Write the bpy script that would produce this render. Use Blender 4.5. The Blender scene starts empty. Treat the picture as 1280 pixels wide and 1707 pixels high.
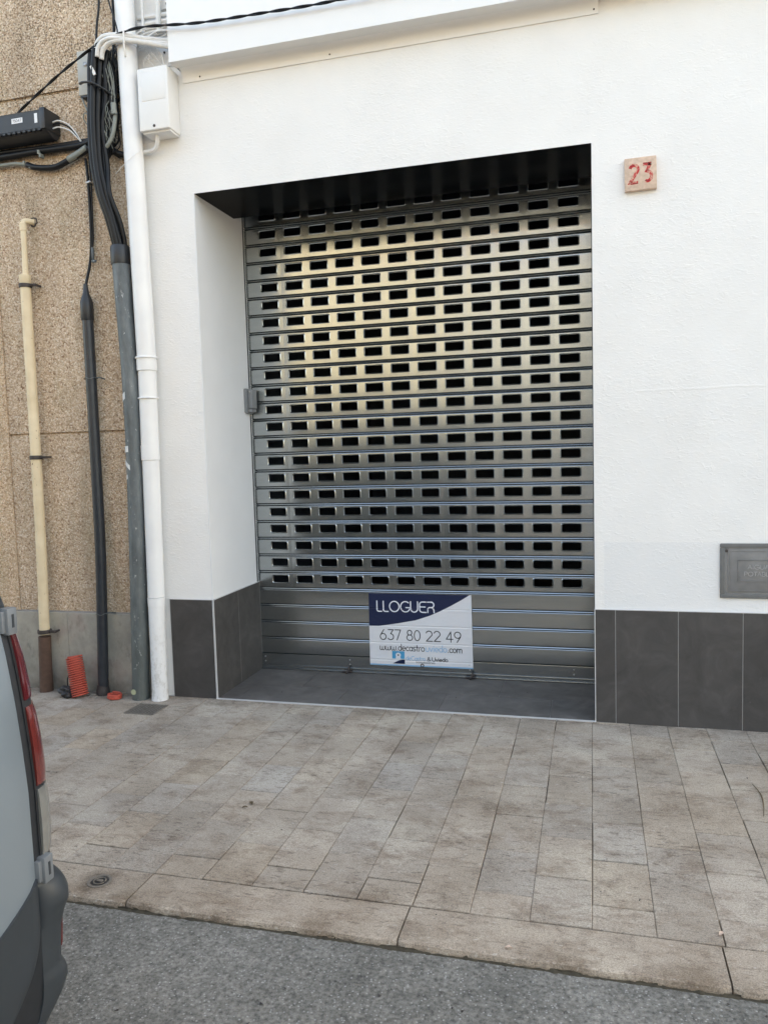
import bpy, bmesh, math, random
from mathutils import Vector, Matrix
from mathutils.noise import noise as pnoise
R = math.radians
random.seed(7)
S = bpy.context.scene
COL = S.collection

# ------------------------------------------------------------ camera
W, H, D = 2.154, 2.9, 0.6406        # opening width, height, shutter depth
cam_d = bpy.data.cameras.new("camera"); cam = bpy.data.objects.new("camera", cam_d); COL.objects.link(cam)
yaw, pitch, roll = 0.2646, 0.0786, -0.0293
Fv = Vector((-math.sin(yaw)*math.cos(pitch), math.cos(yaw)*math.cos(pitch), -math.sin(pitch)))
Rv = Vector((math.cos(yaw), math.sin(yaw), 0)); Uv = Rv.cross(Fv)
R2 = Rv*math.cos(roll)+Uv*math.sin(roll); U2 = -Rv*math.sin(roll)+Uv*math.cos(roll)
M = Matrix(((R2.x, U2.x, -Fv.x, 2.147), (R2.y, U2.y, -Fv.y, -4.048), (R2.z, U2.z, -Fv.z, 1.428), (0, 0, 0, 1)))
cam.matrix_world = M
cam_d.sensor_fit = 'VERTICAL'; cam_d.sensor_height = 36; cam_d.lens = 36*1287.9/1707
cam_d.clip_start = 0.02; cam_d.clip_end = 500
S.camera = cam
# ------------------------------------------------------------ world, sun, exposure
SUN_EL, SUN_AZ = R(26), R(50)       # sun behind the white building: the street is in open shade
w = bpy.data.worlds.new("World"); S.world = w; w.use_nodes = True
nt = w.node_tree; nt.nodes.clear()
sky = nt.nodes.new('ShaderNodeTexSky'); sky.sky_type = 'NISHITA'; sky.sun_disc = False
sky.sun_elevation = SUN_EL; sky.sun_rotation = SUN_AZ
sky.air_density = 1.0; sky.dust_density = 3.0; sky.ozone_density = 0.6
bg = nt.nodes.new('ShaderNodeBackground'); bg.inputs[1].default_value = 0.15
out = nt.nodes.new('ShaderNodeOutputWorld')
nt.links.new(sky.outputs[0], bg.inputs[0]); nt.links.new(bg.outputs[0], out.inputs[0])
sd = bpy.data.lights.new("sun", 'SUN'); sd.energy = 2.4; sd.angle = R(0.5); sd.color = (1, .95, .87)
sun = bpy.data.objects.new("sun", sd); COL.objects.link(sun)
sdir = Vector((math.sin(SUN_AZ)*math.cos(SUN_EL), math.cos(SUN_AZ)*math.cos(SUN_EL), math.sin(SUN_EL)))
sun.rotation_euler = sdir.to_track_quat('Z', 'Y').to_euler(); sun.location = (0, 6, 14)
vs = S.view_settings
vs.view_transform = 'Standard'; vs.look = 'None'; vs.gamma = 1; vs.exposure = 2.68; vs.use_curve_mapping = False
vs.use_white_balance = True; vs.white_balance_temperature = 8150; vs.white_balance_tint = 10
S.cycles.max_bounces = 8; S.cycles.diffuse_bounces = 5; S.cycles.glossy_bounces = 5
S.cycles.sample_clamp_indirect = 4.0

# ------------------------------------------------------------ material helper
class NT:
    def __init__(s, name):
        s.m = bpy.data.materials.new(name); s.m.use_nodes = True
        s.t = s.m.node_tree; s.b = s.t.nodes['Principled BSDF']; s.co = s.t.nodes.new('ShaderNodeTexCoord').outputs['Object']
    def L(s, a, b): s.t.links.new(a, b)
    def N(s, k): return s.t.nodes.new('ShaderNode'+k)
    def mapped(s, sc, loc=(0, 0, 0)):
        n = s.N('Mapping'); n.inputs['Scale'].default_value = sc; n.inputs['Location'].default_value = loc
        s.L(s.co, n.inputs[0]); return n.outputs[0]
    def noise(s, scale, detail=4, rough=.55, vec=None, dist=0):
        n = s.N('TexNoise'); n.inputs['Scale'].default_value = scale; n.inputs['Detail'].default_value = detail
        n.inputs['Roughness'].default_value = rough; n.inputs['Distortion'].default_value = dist
        s.L(vec or s.co, n.inputs['Vector']); return n.outputs['Fac']
    def vor(s, scale, feat='F1', vec=None, outp='Distance'):
        n = s.N('TexVoronoi'); n.feature = feat; n.inputs['Scale'].default_value = scale
        s.L(vec or s.co, n.inputs['Vector']); return n.outputs[outp]
    def ramp(s, fac, stops, interp='LINEAR'):
        n = s.N('ValToRGB'); e = n.color_ramp.elements; n.color_ramp.interpolation = interp
        while len(e) < len(stops): e.new(.5)
        for i, (p, c) in enumerate(stops):
            e[i].position = p; e[i].color = (c, c, c, 1) if isinstance(c, (int, float)) else (*c, 1)
        s.L(fac, n.inputs[0]); return n.outputs[0]
    def mix(s, fac, a, b, mode='MIX'):
        n = s.N('Mix'); n.data_type = 'RGBA'; n.blend_type = mode
        for ix, v in ((0, fac), (6, a), (7, b)):
            sock = n.inputs[ix]
            if isinstance(v, bpy.types.NodeSocket): s.L(v, sock)
            elif isinstance(v, (int, float)): sock.default_value = v if ix == 0 else (v, v, v, 1)
            else: sock.default_value = (*v, 1)
        return n.outputs[2]
    def math(s, op, a, b=0, c=0):
        n = s.N('Math'); n.operation = op
        for i, v in enumerate((a, b, c)):
            if isinstance(v, bpy.types.NodeSocket): s.L(v, n.inputs[i])
            else: n.inputs[i].default_value = v
        return n.outputs[0]
    def sep(s):
        n = s.N('SeparateXYZ'); s.L(s.co, n.inputs[0]); return n.outputs
    def bump(s, h, strength=.3, dist=.002, prev=None):
        n = s.N('Bump'); n.inputs['Strength'].default_value = strength; n.inputs['Distance'].default_value = dist
        s.L(h, n.inputs['Height'])
        if prev: s.L(prev, n.inputs['Normal'])
        s.L(n.outputs[0], s.b.inputs['Normal']); return n.outputs[0]
    def set(s, col=None, rough=None, metal=None, spec=None, coat=None):
        for k, v in (('Base Color', col), ('Roughness', rough), ('Metallic', metal), ('Specular IOR Level', spec), ('Coat Weight', coat)):
            if v is None: continue
            if isinstance(v, bpy.types.NodeSocket): s.L(v, s.b.inputs[k])
            elif k == 'Base Color': s.b.inputs[k].default_value = (*v, 1)
            else: s.b.inputs[k].default_value = v
        return s.m

def sr(r, g, b):
    f = lambda c: ((c/255+.055)/1.055)**2.4 if c > 10 else c/255/12.92
    return (f(r), f(g), f(b))

def simple(name, col, rough=.5, metal=0, var=.12, nscale=30, bump=0, bscale=120, coat=None, spec=None, rv=.04):
    n = NT(name); f = n.noise(nscale, 5)
    lo = tuple(c*(1-var) for c in col); hi = tuple(min(1, c*(1+var)) for c in col)
    c = n.ramp(f, [(.2, lo), (.8, hi)])
    if bump: n.bump(n.noise(bscale, 3), bump, .001)
    r = n.ramp(n.noise(nscale*1.7, 4), [(.2, max(0, rough-rv)), (.8, min(1, rough+rv))])
    return n.set(c, r, metal, coat=coat, spec=spec)

def m_stucco():
    n = NT('white_stucco')
    v1 = n.noise(3.0, 5, .6); c = n.ramp(v1, [(.3, (.79, .775, .75)), (.7, (.84, .825, .80))])
    x, y, z = n.sep()
    # a slightly greyer repainted band near the dado, with its own clean top edge
    band = n.math('LESS_THAN', z, .935)
    bx = n.math('GREATER_THAN', x, 2.2)
    c = n.mix(n.math('MULTIPLY', n.math('MULTIPLY', band, bx), .6), c, (.74, .74, .735))
    # small pinkish scuffs
    sc = n.ramp(n.noise(14, 2, .5, n.mapped((1, 1, 1), (3.1, 0, 1.7))), [(.74, 0), (.80, 1)])
    c = n.mix(n.math('MULTIPLY', sc, .25), c, (.80, .66, .64))
    speck = n.ramp(n.vor(45), [(.03, 1), (.06, 0)]); sm = n.ramp(n.noise(9), [(.66, 0), (.7, 1)])
    c = n.mix(n.math('MULTIPLY', n.math('MULTIPLY', speck, sm), .35), c, (.35, .33, .3))
    h1 = n.noise(38, 4, .6, n.mapped((1, 1, 2.3)), .6)
    patch = n.ramp(n.noise(2.2, 2), [(.38, .35), (.62, 1)])
    lumps = n.ramp(n.noise(24, 3, .5, n.mapped((1, 1, 1.8), (5, 2, 1)), 1.2), [(.55, 0), (.7, 1)])
    hh = n.math('MULTIPLY', n.math('ADD', h1, n.math('MULTIPLY', lumps, .5)), patch)
    ln = n.math('ABSOLUTE', n.math('SUBTRACT', z, n.math('ADD', 1.665, n.math('MULTIPLY', n.noise(2.5, 4), .05))))
    lm = n.math('MULTIPLY', n.ramp(ln, [(.002, 1), (.007, 0)]), n.math('GREATER_THAN', x, 2.35))
    hh = n.math('ADD', hh, n.math('MULTIPLY', lm, .45))
    b1 = n.bump(hh, .33, .007)
    n.bump(n.noise(170, 3, .6), .28, .0015, b1)
    return n.set(c, .75, spec=.3)

def m_smoothwhite(name='smooth_white_plaster', c0=(.80, .80, .80), r=.55):
    n = NT(name); c = n.ramp(n.noise(4, 4), [(.3, tuple(k*.96 for k in c0)), (.7, c0)])
    n.bump(n.noise(30, 3), .06, .002); return n.set(c, r, spec=.35)

def m_pebble(orange=False):
    n = NT('pebbledash_edge' if orange else 'pebbledash')
    cellc = n.vor(118, 'F1', outp='Color'); dist = n.vor(118, 'F1')
    sepc = n.N('SeparateColor'); n.L(cellc, sepc.inputs[0])
    peb = n.ramp(sepc.outputs[0], [(0, sr(140, 108, 86)), (.12, sr(196, 168, 140)), (.5, sr(216, 192, 166)), (.85, sr(228, 207, 184)), (1, sr(242, 228, 210))])
    if orange: peb = n.mix(.22, peb, sr(205, 165, 122))
    # grey weathering where rain runs
    wz = n.ramp(n.noise(1.5, 5, .65, n.mapped((2.2, 2.2, .55))), [(.40, 0), (.66, 1)])
    c = n.mix(n.math('MULTIPLY', wz, .45), peb, sr(146, 132, 116), 'MIX')
    gr = n.ramp(n.noise(2.1, 4, .6, n.mapped((2.4, 2, .6), (7, 0, 3))), [(.52, 0), (.72, 1)])
    c = n.mix(n.math('MULTIPLY', gr, .28), c, sr(120, 124, 90))
    # black lichen flecks, thickest high on the wall
    x, y, z = n.sep()
    hz = n.N('MapRange'); n.L(z, hz.inputs[0]); hz.inputs[1].default_value = 2.2; hz.inputs[2].default_value = 3.6
    dens = n.math('ADD', n.math('MULTIPLY', hz.outputs[0], .10), n.math('MULTIPLY', n.noise(3.5, 4, .6), .30))
    fl = n.noise(95, 3, .6)
    fleck = n.ramp(n.math('ADD', fl, dens), [(.78, 0), (.86, 1)])
    c = n.mix(n.math('MULTIPLY', fleck, .8), c, sr(62, 52, 42))
    crev = n.ramp(dist, [(.35, 0), (.75, 1)])
    c = n.mix(n.math('MULTIPLY', crev, .35), c, sr(120, 96, 70))
    hgt = n.math('SUBTRACT', 1, dist)
    n.bump(hgt, .75, .006)
    return n.set(c, .9, spec=.2)

def m_plinth():
    n = NT('weathered_plinth_stone')
    c = n.ramp(n.noise(5, 6, .65), [(.3, sr(134, 130, 120)), (.5, sr(160, 155, 144)), (.72, sr(178, 172, 158))])
    st = n.ramp(n.noise(9, 6, .7, n.mapped((1.5, 1, .7), (2, 3, 1))), [(.55, 0), (.7, 1)])
    c = n.mix(n.math('MULTIPLY', st, .6), c, sr(98, 94, 86))
    pk = n.ramp(n.noise(4, 3, .5, n.mapped((1, 1, 1), (9, 9, 4))), [(.55, 0), (.7, 1)])
    c = n.mix(n.math('MULTIPLY', pk, .25), c, sr(176, 140, 132))
    x, y, z = n.sep()
    low = n.N('MapRange'); n.L(z, low.inputs[0]); low.inputs[1].default_value = .14; low.inputs[2].default_value = 0
    dirt = n.math('MULTIPLY', low.outputs[0], n.ramp(n.noise(14, 5), [(.3, .2), (.6, 1)]))
    c = n.mix(n.math('MULTIPLY', dirt, .6), c, sr(82, 72, 62))
    n.bump(n.noise(60, 5), .25, .002)
    return n.set(c, .7)

def m_tile(name='slate_look_tile', base=sr(77, 74, 72), k=1.0):
    n = NT(name)
    lo = tuple(c*.72*k for c in base); hi = tuple(c*1.45*k for c in base)
    c = n.ramp(n.noise(6, 6, .65, dist=.8), [(.3, lo), (.55, tuple(c*k for c in base)), (.8, hi)])
    sc = n.ramp(n.noise(26, 6, .75, n.mapped((1, 1, .8), (4, 4, 2)), 1.5), [(.62, 0), (.74, 1)])
    ar = n.ramp(n.noise(4, 2), [(.5, 0), (.65, 1)])
    c = n.mix(n.math('MULTIPLY', n.math('MULTIPLY', sc, ar), .35), c, sr(138, 134, 130))
    at = n.N('Attribute'); at.attribute_name = 'shade'
    c = n.mix(1.0, c, at.outputs['Color'], 'MULTIPLY')
    n.bump(n.noise(45, 5, .6), .12, .002)
    r = n.ramp(n.noise(12, 4), [(.3, .5), (.7, .68)])
    return n.set(c, r, spec=.3)

def m_paver():
    n = NT('stone_pavers')
    at = n.N('Attribute'); at.attribute_name = 'shade'
    c = n.ramp(n.noise(2.6, 6, .6), [(.3, sr(150, 137, 122)), (.5, sr(168, 155, 140)), (.7, sr(184, 172, 156))])
    c = n.mix(1.0, c, at.outputs['Color'], 'MULTIPLY')
    # brownish worn blotches and streaks lying across the pavement
    bl = n.ramp(n.noise(4.6, 12, .78, n.mapped((1, 1.7, 1), (1.3, 0, 0)), .3), [(.50, 0), (.62, 1)])
    c = n.mix(n.math('MULTIPLY', bl, .55), c, sr(116, 97, 80))
    jv = n.N('VectorMath'); jv.operation = 'MULTIPLY_ADD'; n.L(at.outputs['Color'], jv.inputs[0]); jv.inputs[1].default_value = (9, 9, 9); n.L(n.co, jv.inputs[2])
    dk = n.ramp(n.noise(10, 12, .80, jv.outputs[0], .2), [(.54, 0), (.66, 1)])
    c = n.mix(n.math('MULTIPLY', dk, .45), c, sr(88, 76, 66))
    pale = n.ramp(n.noise(5, 5, .6, n.mapped((1, 1, 1), (11, 3, 0))), [(.58, 0), (.75, 1)])
    c = n.mix(n.math('MULTIPLY', pale, .35), c, sr(192, 182, 172))
    # damp brown stains along the kerb edge, round the drain and at the wall foot
    x, y, z = n.sep()
    def band(a, b_):
        k = n.N('MapRange'); n.L(y, k.inputs[0]); k.inputs[1].default_value = a; k.inputs[2].default_value = b_; return k.outputs[0]
    kn = n.ramp(n.noise(5.5, 6, .7, n.mapped((1, 1, 1), (2, 6, 0))), [(.42, 0), (.62, 1)])
    c = n.mix(n.math('MULTIPLY', n.math('MULTIPLY', band(-1.86, -1.95), kn), .62), c, sr(104, 86, 68))
    wn = n.ramp(n.noise(11, 6, .7), [(.42, 0), (.62, 1)])
    c = n.mix(n.math('MULTIPLY', n.math('MULTIPLY', band(-.13, -.01), wn), .6), c, sr(92, 82, 72))
    vd = n.N('VectorMath'); vd.operation = 'DISTANCE'; n.L(n.co, vd.inputs[0]); vd.inputs[1].default_value = (.515, -1.87, 0)
    dm = n.ramp(n.math('ADD', vd.outputs['Value'], n.math('MULTIPLY', n.noise(18, 5, .7), .10)), [(.085, 1), (.135, 0)])
    c = n.mix(n.math('MULTIPLY', dm, .6), c, sr(90, 76, 64))
    g1 = n.noise(260, 2, .7); g2 = n.noise(110, 3, .7, n.mapped((1, 1.4, 1)))
    c = n.mix(.75, c, n.ramp(g1, [(.3, .52), (.5, 1), (.72, 1.42)]), 'MULTIPLY')
    c = n.mix(.8, c, n.ramp(g2, [(.32, .6), (.47, 1), (.8, 1.12)]), 'MULTIPLY')
    pit = n.ramp(n.vor(60, vec=n.mapped((1, 1.5, 1))), [(.05, 1), (.13, 0)])
    pm = n.ramp(n.noise(7, 3), [(.5, 0), (.62, 1)])
    pitm = n.math('MULTIPLY', pit, pm)
    c = n.mix(n.math('MULTIPLY', pitm, .6), c, sr(66, 56, 48))
    dsh = n.ramp(n.noise(34, 4, .65, n.mapped((.55, 1.7, 1), (4, 1, 0))), [(.57, 0), (.63, 1)])
    dar = n.ramp(n.noise(2.3, 3, .6, n.mapped((1, 1, 1), (8, 5, 0))), [(.38, .25), (.6, 1)])
    c = n.mix(n.math('MULTIPLY', n.math('MULTIPLY', dsh, dar), .55), c, sr(84, 72, 62))
    lsh = n.ramp(n.noise(50, 3, .6, n.mapped((.7, 1.5, 1), (14, 1, 0))), [(.64, 0), (.70, 1)])
    c = n.mix(n.math('MULTIPLY', lsh, .4), c, sr(208, 200, 190))
    b = n.bump(g2, .5, .0025); n.bump(g1, .35, .0012, b)
    return n.set(c, .85, spec=.25)

def m_asphalt():
    n = NT('old_asphalt')
    c = n.ramp(n.noise(3, 6, .65), [(.3, sr(108, 106, 100)), (.7, sr(134, 131, 124))])
    c = n.mix(.8, c, n.ramp(n.noise(30, 4, .7), [(.35, .72), (.65, 1.22)]), 'MULTIPLY')
    g = n.noise(85, 4, .7); c = n.mix(1, c, n.ramp(g, [(.32, .45), (.5, 1), (.7, 1.5)]), 'MULTIPLY')
    cc = n.vor(140, outp='Color'); sp = n.N('SeparateColor'); n.L(cc, sp.inputs[0])
    st = n.ramp(sp.outputs[1], [(.82, 0), (.9, 1)]); dd = n.ramp(n.vor(140), [(.3, 1), (.5, 0)])
    c = n.mix(n.math('MULTIPLY', n.math('MULTIPLY', st, dd), .65), c, sr(178, 176, 172))
    bl = n.ramp(n.noise(170, 2), [(.62, 0), (.7, 1)])
    c = n.mix(n.math('MULTIPLY', bl, .6), c, sr(48, 48, 50))
    b = n.bump(g, .8, .006); n.bump(n.vor(140), .4, .003, b)
    return n.set(c, .85, spec=.3)

def m_shutter():
    n = NT('galvanised_shutter_steel')
    st = n.noise(7, 5, .6, n.mapped((1, 1, 5)))
    c = n.ramp(st, [(.25, (.40, .43, .435)), (.75, (.455, .48, .485))])
    sp = n.noise(18, 4, .6)
    r = n.ramp(sp, [(.2, .20), (.8, .26)])
    return n.set(c, r, .95)

def m_pole():
    n = NT('dull_galvanised_pipe')
    c = n.ramp(n.noise(9, 6, .7, n.mapped((2, 2, .5))), [(.3, sr(78, 84, 86)), (.55, sr(104, 110, 112)), (.75, sr(128, 133, 133))])
    sp = n.ramp(n.noise(60, 3, .6, n.mapped((1, 1, .45))), [(.66, 0), (.71, 1)]); mk = n.ramp(n.noise(4, 3), [(.42, 0), (.55, 1)])
    c = n.mix(n.math('MULTIPLY', n.math('MULTIPLY', sp, mk), .7), c, sr(196, 198, 196))
    x, y, z = n.sep()
    g = n.N('MapRange'); n.L(z, g.inputs[0]); g.inputs[1].default_value = 1.0; g.inputs[2].default_value = 0
    c = n.mix(n.math('MULTIPLY', g.outputs[0], .45), c, sr(78, 84, 74))
    n.bump(n.noise(50, 4), .15, .002); return n.set(c, .55, .25)

def m_cream():
    n = NT('cream_painted_pipe')
    c = n.ramp(n.noise(9, 5), [(.3, sr(214, 194, 160)), (.7, sr(230, 212, 180))])
    rs = n.ramp(n.noise(55, 3, .6), [(.68, 0), (.72, 1)]); c = n.mix(rs, c, sr(120, 82, 60))
    x, y, z = n.sep(); n.bump(n.noise(40, 3), .1, .002); return n.set(c, .5)

def m_engraved():
    n = NT('engraved_red_paint')
    f = n.ramp(n.noise(70, 4, .7), [(.48, 0), (.60, 1)])
    c = n.mix(f, sr(192, 42, 48), sr(205, 160, 140)); return n.set(c, .8)

def m_whitepipe():
    n = NT('white_painted_pipe')
    c = n.ramp(n.noise(5, 4), [(.3, (.74, .735, .73)), (.7, (.80, .80, .79))])
    x, y, z = n.sep()
    g = n.N('MapRange'); n.L(z, g.inputs[0]); g.inputs[1].default_value = .6; g.inputs[2].default_value = -.1
    d = n.math('MULTIPLY', g.outputs[0], n.ramp(n.noise(40, 5, .7, n.mapped((1, 1, .6))), [(.5, 0), (.62, 1)]))
    c = n.mix(n.math('MULTIPLY', d, .45), c, sr(150, 140, 122))
    n.bump(n.noise(25, 2), .05, .003); return n.set(c, .35)

MT = dict(
 stucco=m_stucco(), smooth=m_smoothwhite(), pebble=m_pebble(), pebble2=m_pebble(True), plinth=m_plinth(), tile=m_tile(),
 floor_tile=m_tile('threshold_floor_tile', sr(102, 98, 94), 1.0), paver=m_paver(), asphalt=m_asphalt(), steel=m_shutter(), pole=m_pole(), cream=m_cream(),
 wpipe=m_whitepipe(), engr=m_engraved(),
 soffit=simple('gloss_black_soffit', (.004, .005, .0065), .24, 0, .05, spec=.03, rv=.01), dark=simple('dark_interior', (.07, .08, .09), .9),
 trim=simple('aluminium_trim', (.60, .60, .60), .4, .3, .05), grout=simple('pale_grout', (.30, .29, .28), .8),
 sand=simple('joint_dirt', sr(92, 80, 68), .95, 0, .35, 60, .5), fascia=simple('gloss_white_metal', (.80, .79, .77), .25, 0, .01, 3, rv=.01),
 blackp=simple('black_plastic', (.018, .02, .023), .42, 0, .25, 40), cable=simple('black_cable_sheath', (.006, .007, .009), .42, 0, .3, 50, .2, 60, spec=.3),
 bluegrey=simple('black_pipe_paint', (.022, .027, .034), .4, 0, .35, 25, .2, 60), greycable=simple('grey_cable_sheath', sr(128, 132, 126), .55, 0, .2, 60),
 whitecable=simple('white_painted_cable', (.72, .71, .69), .5, 0, .08, 40), boxwhite=simple('white_box_plastic', (.76, .75, .73), .35, 0, .03, 8),
 boxgrey=simple('grey_box_plastic', sr(176, 174, 166), .55, 0, .1, 12), rust=simple('rusty_iron', sr(88, 66, 54), .8, 0, .35, 25, .6, 70),
 iron=simple('dark_iron', sr(70, 64, 62), .6, .3, .3, 50, .4, 80), orange=simple('orange_corrugated_plastic', (.46, .080, .052), .55, 0, .15, 20, spec=.3),
 rubbish=simple('grimy_black_plastic', (.025, .024, .024), .5, 0, .6, 60, .6, 60), debris=simple('crumbled_mortar', sr(140, 132, 120), .9, 0, .6, 80, .8, 80),
 stone=simple('sand_coloured_stone', sr(206, 180, 160), .85, 0, .25, 45, .35, 70), hatch=simple('grey_cast_metal', sr(126, 126, 126), .5, .35, .22, 16, .35, 90),
 hatchfr=simple('grey_cement_rim', sr(108, 108, 106), .85, 0, .15, 30, .5, 90), leaf=simple('dry_leaf', sr(92, 76, 52), .8, 0, .4, 60),
 grate=simple('cast_iron_grate', sr(122, 114, 104), .75, .3, .35, 60, .5, 90), moss=simple('gutter_grime', sr(66, 60, 48), .95, 0, .5, 40, .8, 60),
 swgrey=simple('grey_switch_plastic', sr(126, 129, 131), .45, 0, .06, 30), screw=simple('screw_steel', (.4, .4, .4), .4, .8),
 paper=simple('poster_white', sr(226, 228, 232), .38, 0, .02, 10), navy=simple('poster_navy', sr(22, 36, 70), .38, 0, .05, 10),
 ink=simple('poster_black_ink', sr(34, 36, 44), .4, 0, .05), pink=simple('poster_lettering_white', sr(228, 232, 240), .4, 0, .02),
 sky_=simple('poster_light_blue', sr(138, 186, 220), .4, 0, .03), cyan=simple('poster_cyan', sr(62, 160, 205), .4, 0, .04),
 vanpaint=simple('silver_blue_van_paint', sr(134, 145, 152), .28, .35, .015, 2, coat=.5, rv=.01), vanplast=simple('dark_grey_bumper_plastic', sr(50, 55, 59), .45, 0, .1, 12, .12, 500),
 lensred=simple('red_lamp_lens', (.10, .008, .012), .12, 0, .12, 18, coat=.8), lensor=simple('bright_red_lamp_lens', (.13, .018, .015), .15, 0, .12, 18, coat=.8),
 lensclear=simple('clear_lamp_lens', (.30, .30, .28), .12, .5, .2, 30, coat=.6), glass=simple('dark_window_glass', (.01, .012, .014), .05, 0, .1, 5, spec=.6),
 hinge=simple('silver_hinge_paint', sr(128, 133, 137), .4, .4, .05, 20), tyre=simple('tyre_rubber', (.02, .02, .02), .85, 0, .2, 40, .3), rim=simple('wheel_cover_silver', (.5, .5, .52), .35, .7, .05),
 creamwall=simple('cream_render_wall', (.37, .35, .275), .85, 0, .06, 3, .2, 60), greywall=simple('grey_stone_base', (.40, .415, .43), .85, 0, .15, 4, .3, 30),
 beigewall=simple('beige_render_wall', (.31, .325, .32), .85, 0, .08, 3, .2, 60), shutterbrown=simple('brown_wooden_shutter', (.10, .06, .04), .6, 0, .2, 10),
 rooftile=simple('clay_roof_tiles', (.32, .14, .08), .85, 0, .3, 12, .5, 30),
)

# ------------------------------------------------------------ mesh helpers
def bm_(): return bmesh.new()
def box(bm, x0, x1, y0, y1, z0, z1, bev=0, seg=2):
    vs_ = [bm.verts.new(p) for p in ((x0, y0, z0), (x1, y0, z0), (x1, y1, z0), (x0, y1, z0), (x0, y0, z1), (x1, y0, z1), (x1, y1, z1), (x0, y1, z1))]
    fs = [bm.faces.new([vs_[i] for i in f]) for f in ((0, 3, 2, 1), (4, 5, 6, 7), (0, 1, 5, 4), (1, 2, 6, 5), (2, 3, 7, 6), (3, 0, 4, 7))]
    if bev:
        es = list({e for f in fs for e in f.edges})
        bmesh.ops.bevel(bm, geom=es, offset=bev, segments=seg, affect='EDGES', profile=.6)
    return bm
def obj(name, bm, mat, parent=None, smooth=False, ang=None):
    me = bpy.data.meshes.new(name); bm.normal_update(); bm.to_mesh(me); bm.free()
    if isinstance(mat, (list, tuple)):
        for m in mat: me.materials.append(m)
    else: me.materials.append(mat)
    o = bpy.data.objects.new(name, me); COL.objects.link(o)
    if smooth:
        for p in me.polygons: p.use_smooth = True
        if ang: me.set_sharp_from_angle(angle=R(ang))
    if parent: o.parent = parent
    return o
def tag(o, label=None, cat=None, group=None, kind=None):
    if label: o['label'] = label
    if cat: o['category'] = cat
    if group: o['group'] = group
    if kind: o['kind'] = kind
    return o
def thing(name, label, cat, loc=(0, 0, 0), group=None):
    o = bpy.data.objects.new(name, None); COL.objects.link(o); o.location = loc; o.empty_display_size = .1
    return tag(o, label, cat, group)
def catmull(pts, n=8):
    P = [Vector(p) for p in pts]; out_ = []
    if len(P) < 3:
        return [P[0].lerp(P[-1], i/n) for i in range(n+1)]
    E = [P[0]*2-P[1]]+P+[P[-1]*2-P[-2]]
    for i in range(1, len(E)-2):
        a, b, c, d = E[i-1:i+3]
        for k in range(n):
            t = k/n
            out_.append(.5*((2*b)+(c-a)*t+(2*a-5*b+4*c-d)*t*t+(3*b-a-3*c+d)*t**3))
    out_.append(P[-1]); return out_
def tube(bm, pts, r, seg=10, n=6, cap=True, raw=False, flat=1.0):
    """r: a radius or a list of radii, one per control point"""
    C = [Vector(p) for p in pts] if raw else catmull(pts, n)
    rs = r if isinstance(r, (list, tuple)) else [r]*len(pts)
    N = len(C); rings = []
    up = Vector((0, 0, 1)); T0 = (C[1]-C[0]).normalized()
    if abs(T0.z) > .9: up = Vector((0, 1, 0))
    nrm = (up-T0*up.dot(T0)).normalized()
    for i, c in enumerate(C):
        T = (C[min(i+1, N-1)]-C[max(i-1, 0)])
        if T.length < 1e-9: T = T0
        T.normalize(); nrm = (nrm-T*nrm.dot(T)).normalized(); bi = T.cross(nrm)
        f = i/(N-1)*(len(rs)-1); a = int(min(f, len(rs)-2)) if len(rs) > 1 else 0
        rr = rs[a]+(rs[min(a+1, len(rs)-1)]-rs[a])*(f-a)
        rings.append([bm.verts.new(c+nrm*math.cos(2*math.pi*k/seg)*rr+bi*math.sin(2*math.pi*k/seg)*rr*flat) for k in range(seg)])
    for a, b in zip(rings, rings[1:]):
        for k in range(seg): bm.faces.new((a[k], a[(k+1) % seg], b[(k+1) % seg], b[k]))
    if cap: bm.faces.new(rings[0][::-1]); bm.faces.new(rings[-1])
    return bm
def lathe(bm, prof, c=(0, 0, 0), seg=24, axis='z', cap=True):
    rings = []
    for r, h in prof:
        ring = []
        for k in range(seg):
            a = 2*math.pi*k/seg; u, v = r*math.cos(a), r*math.sin(a)
            p = {'z': (u, v, h), 'y': (u, h, v), 'x': (h, u, v)}[axis]
            ring.append(bm.verts.new(Vector(c)+Vector(p)))
        rings.append(ring)
    for a, b in zip(rings, rings[1:]):
        for k in range(seg): bm.faces.new((a[k], a[(k+1) % seg], b[(k+1) % seg], b[k]))
    if cap: bm.faces.new(rings[0][::-1]); bm.faces.new(rings[-1])
    bmesh.ops.recalc_face_normals(bm, faces=bm.faces[:])
    return bm
def shade_attr(o, fn):
    me = o.data; a = me.color_attributes.new('shade', 'FLOAT_COLOR', 'CORNER')
    for p in me.polygons:
        c = fn(p)
        for li in p.loop_indices: a.data[li].color = (c[0], c[1], c[2], 1)

# ============================================================ THE GROUND
ZR = -0.022                                               # road level
b = bm_(); box(b, -60, 60, -1.962, 60, -.5, -.012); tag(obj('ground', b, MT['sand']), kind='structure')
b = bm_()
nx, ny = 60, 30
box(b, -60, 60, -60, -1.960, -.5, ZR)
tag(obj('road', b, MT['asphalt']), kind='structure')
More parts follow.
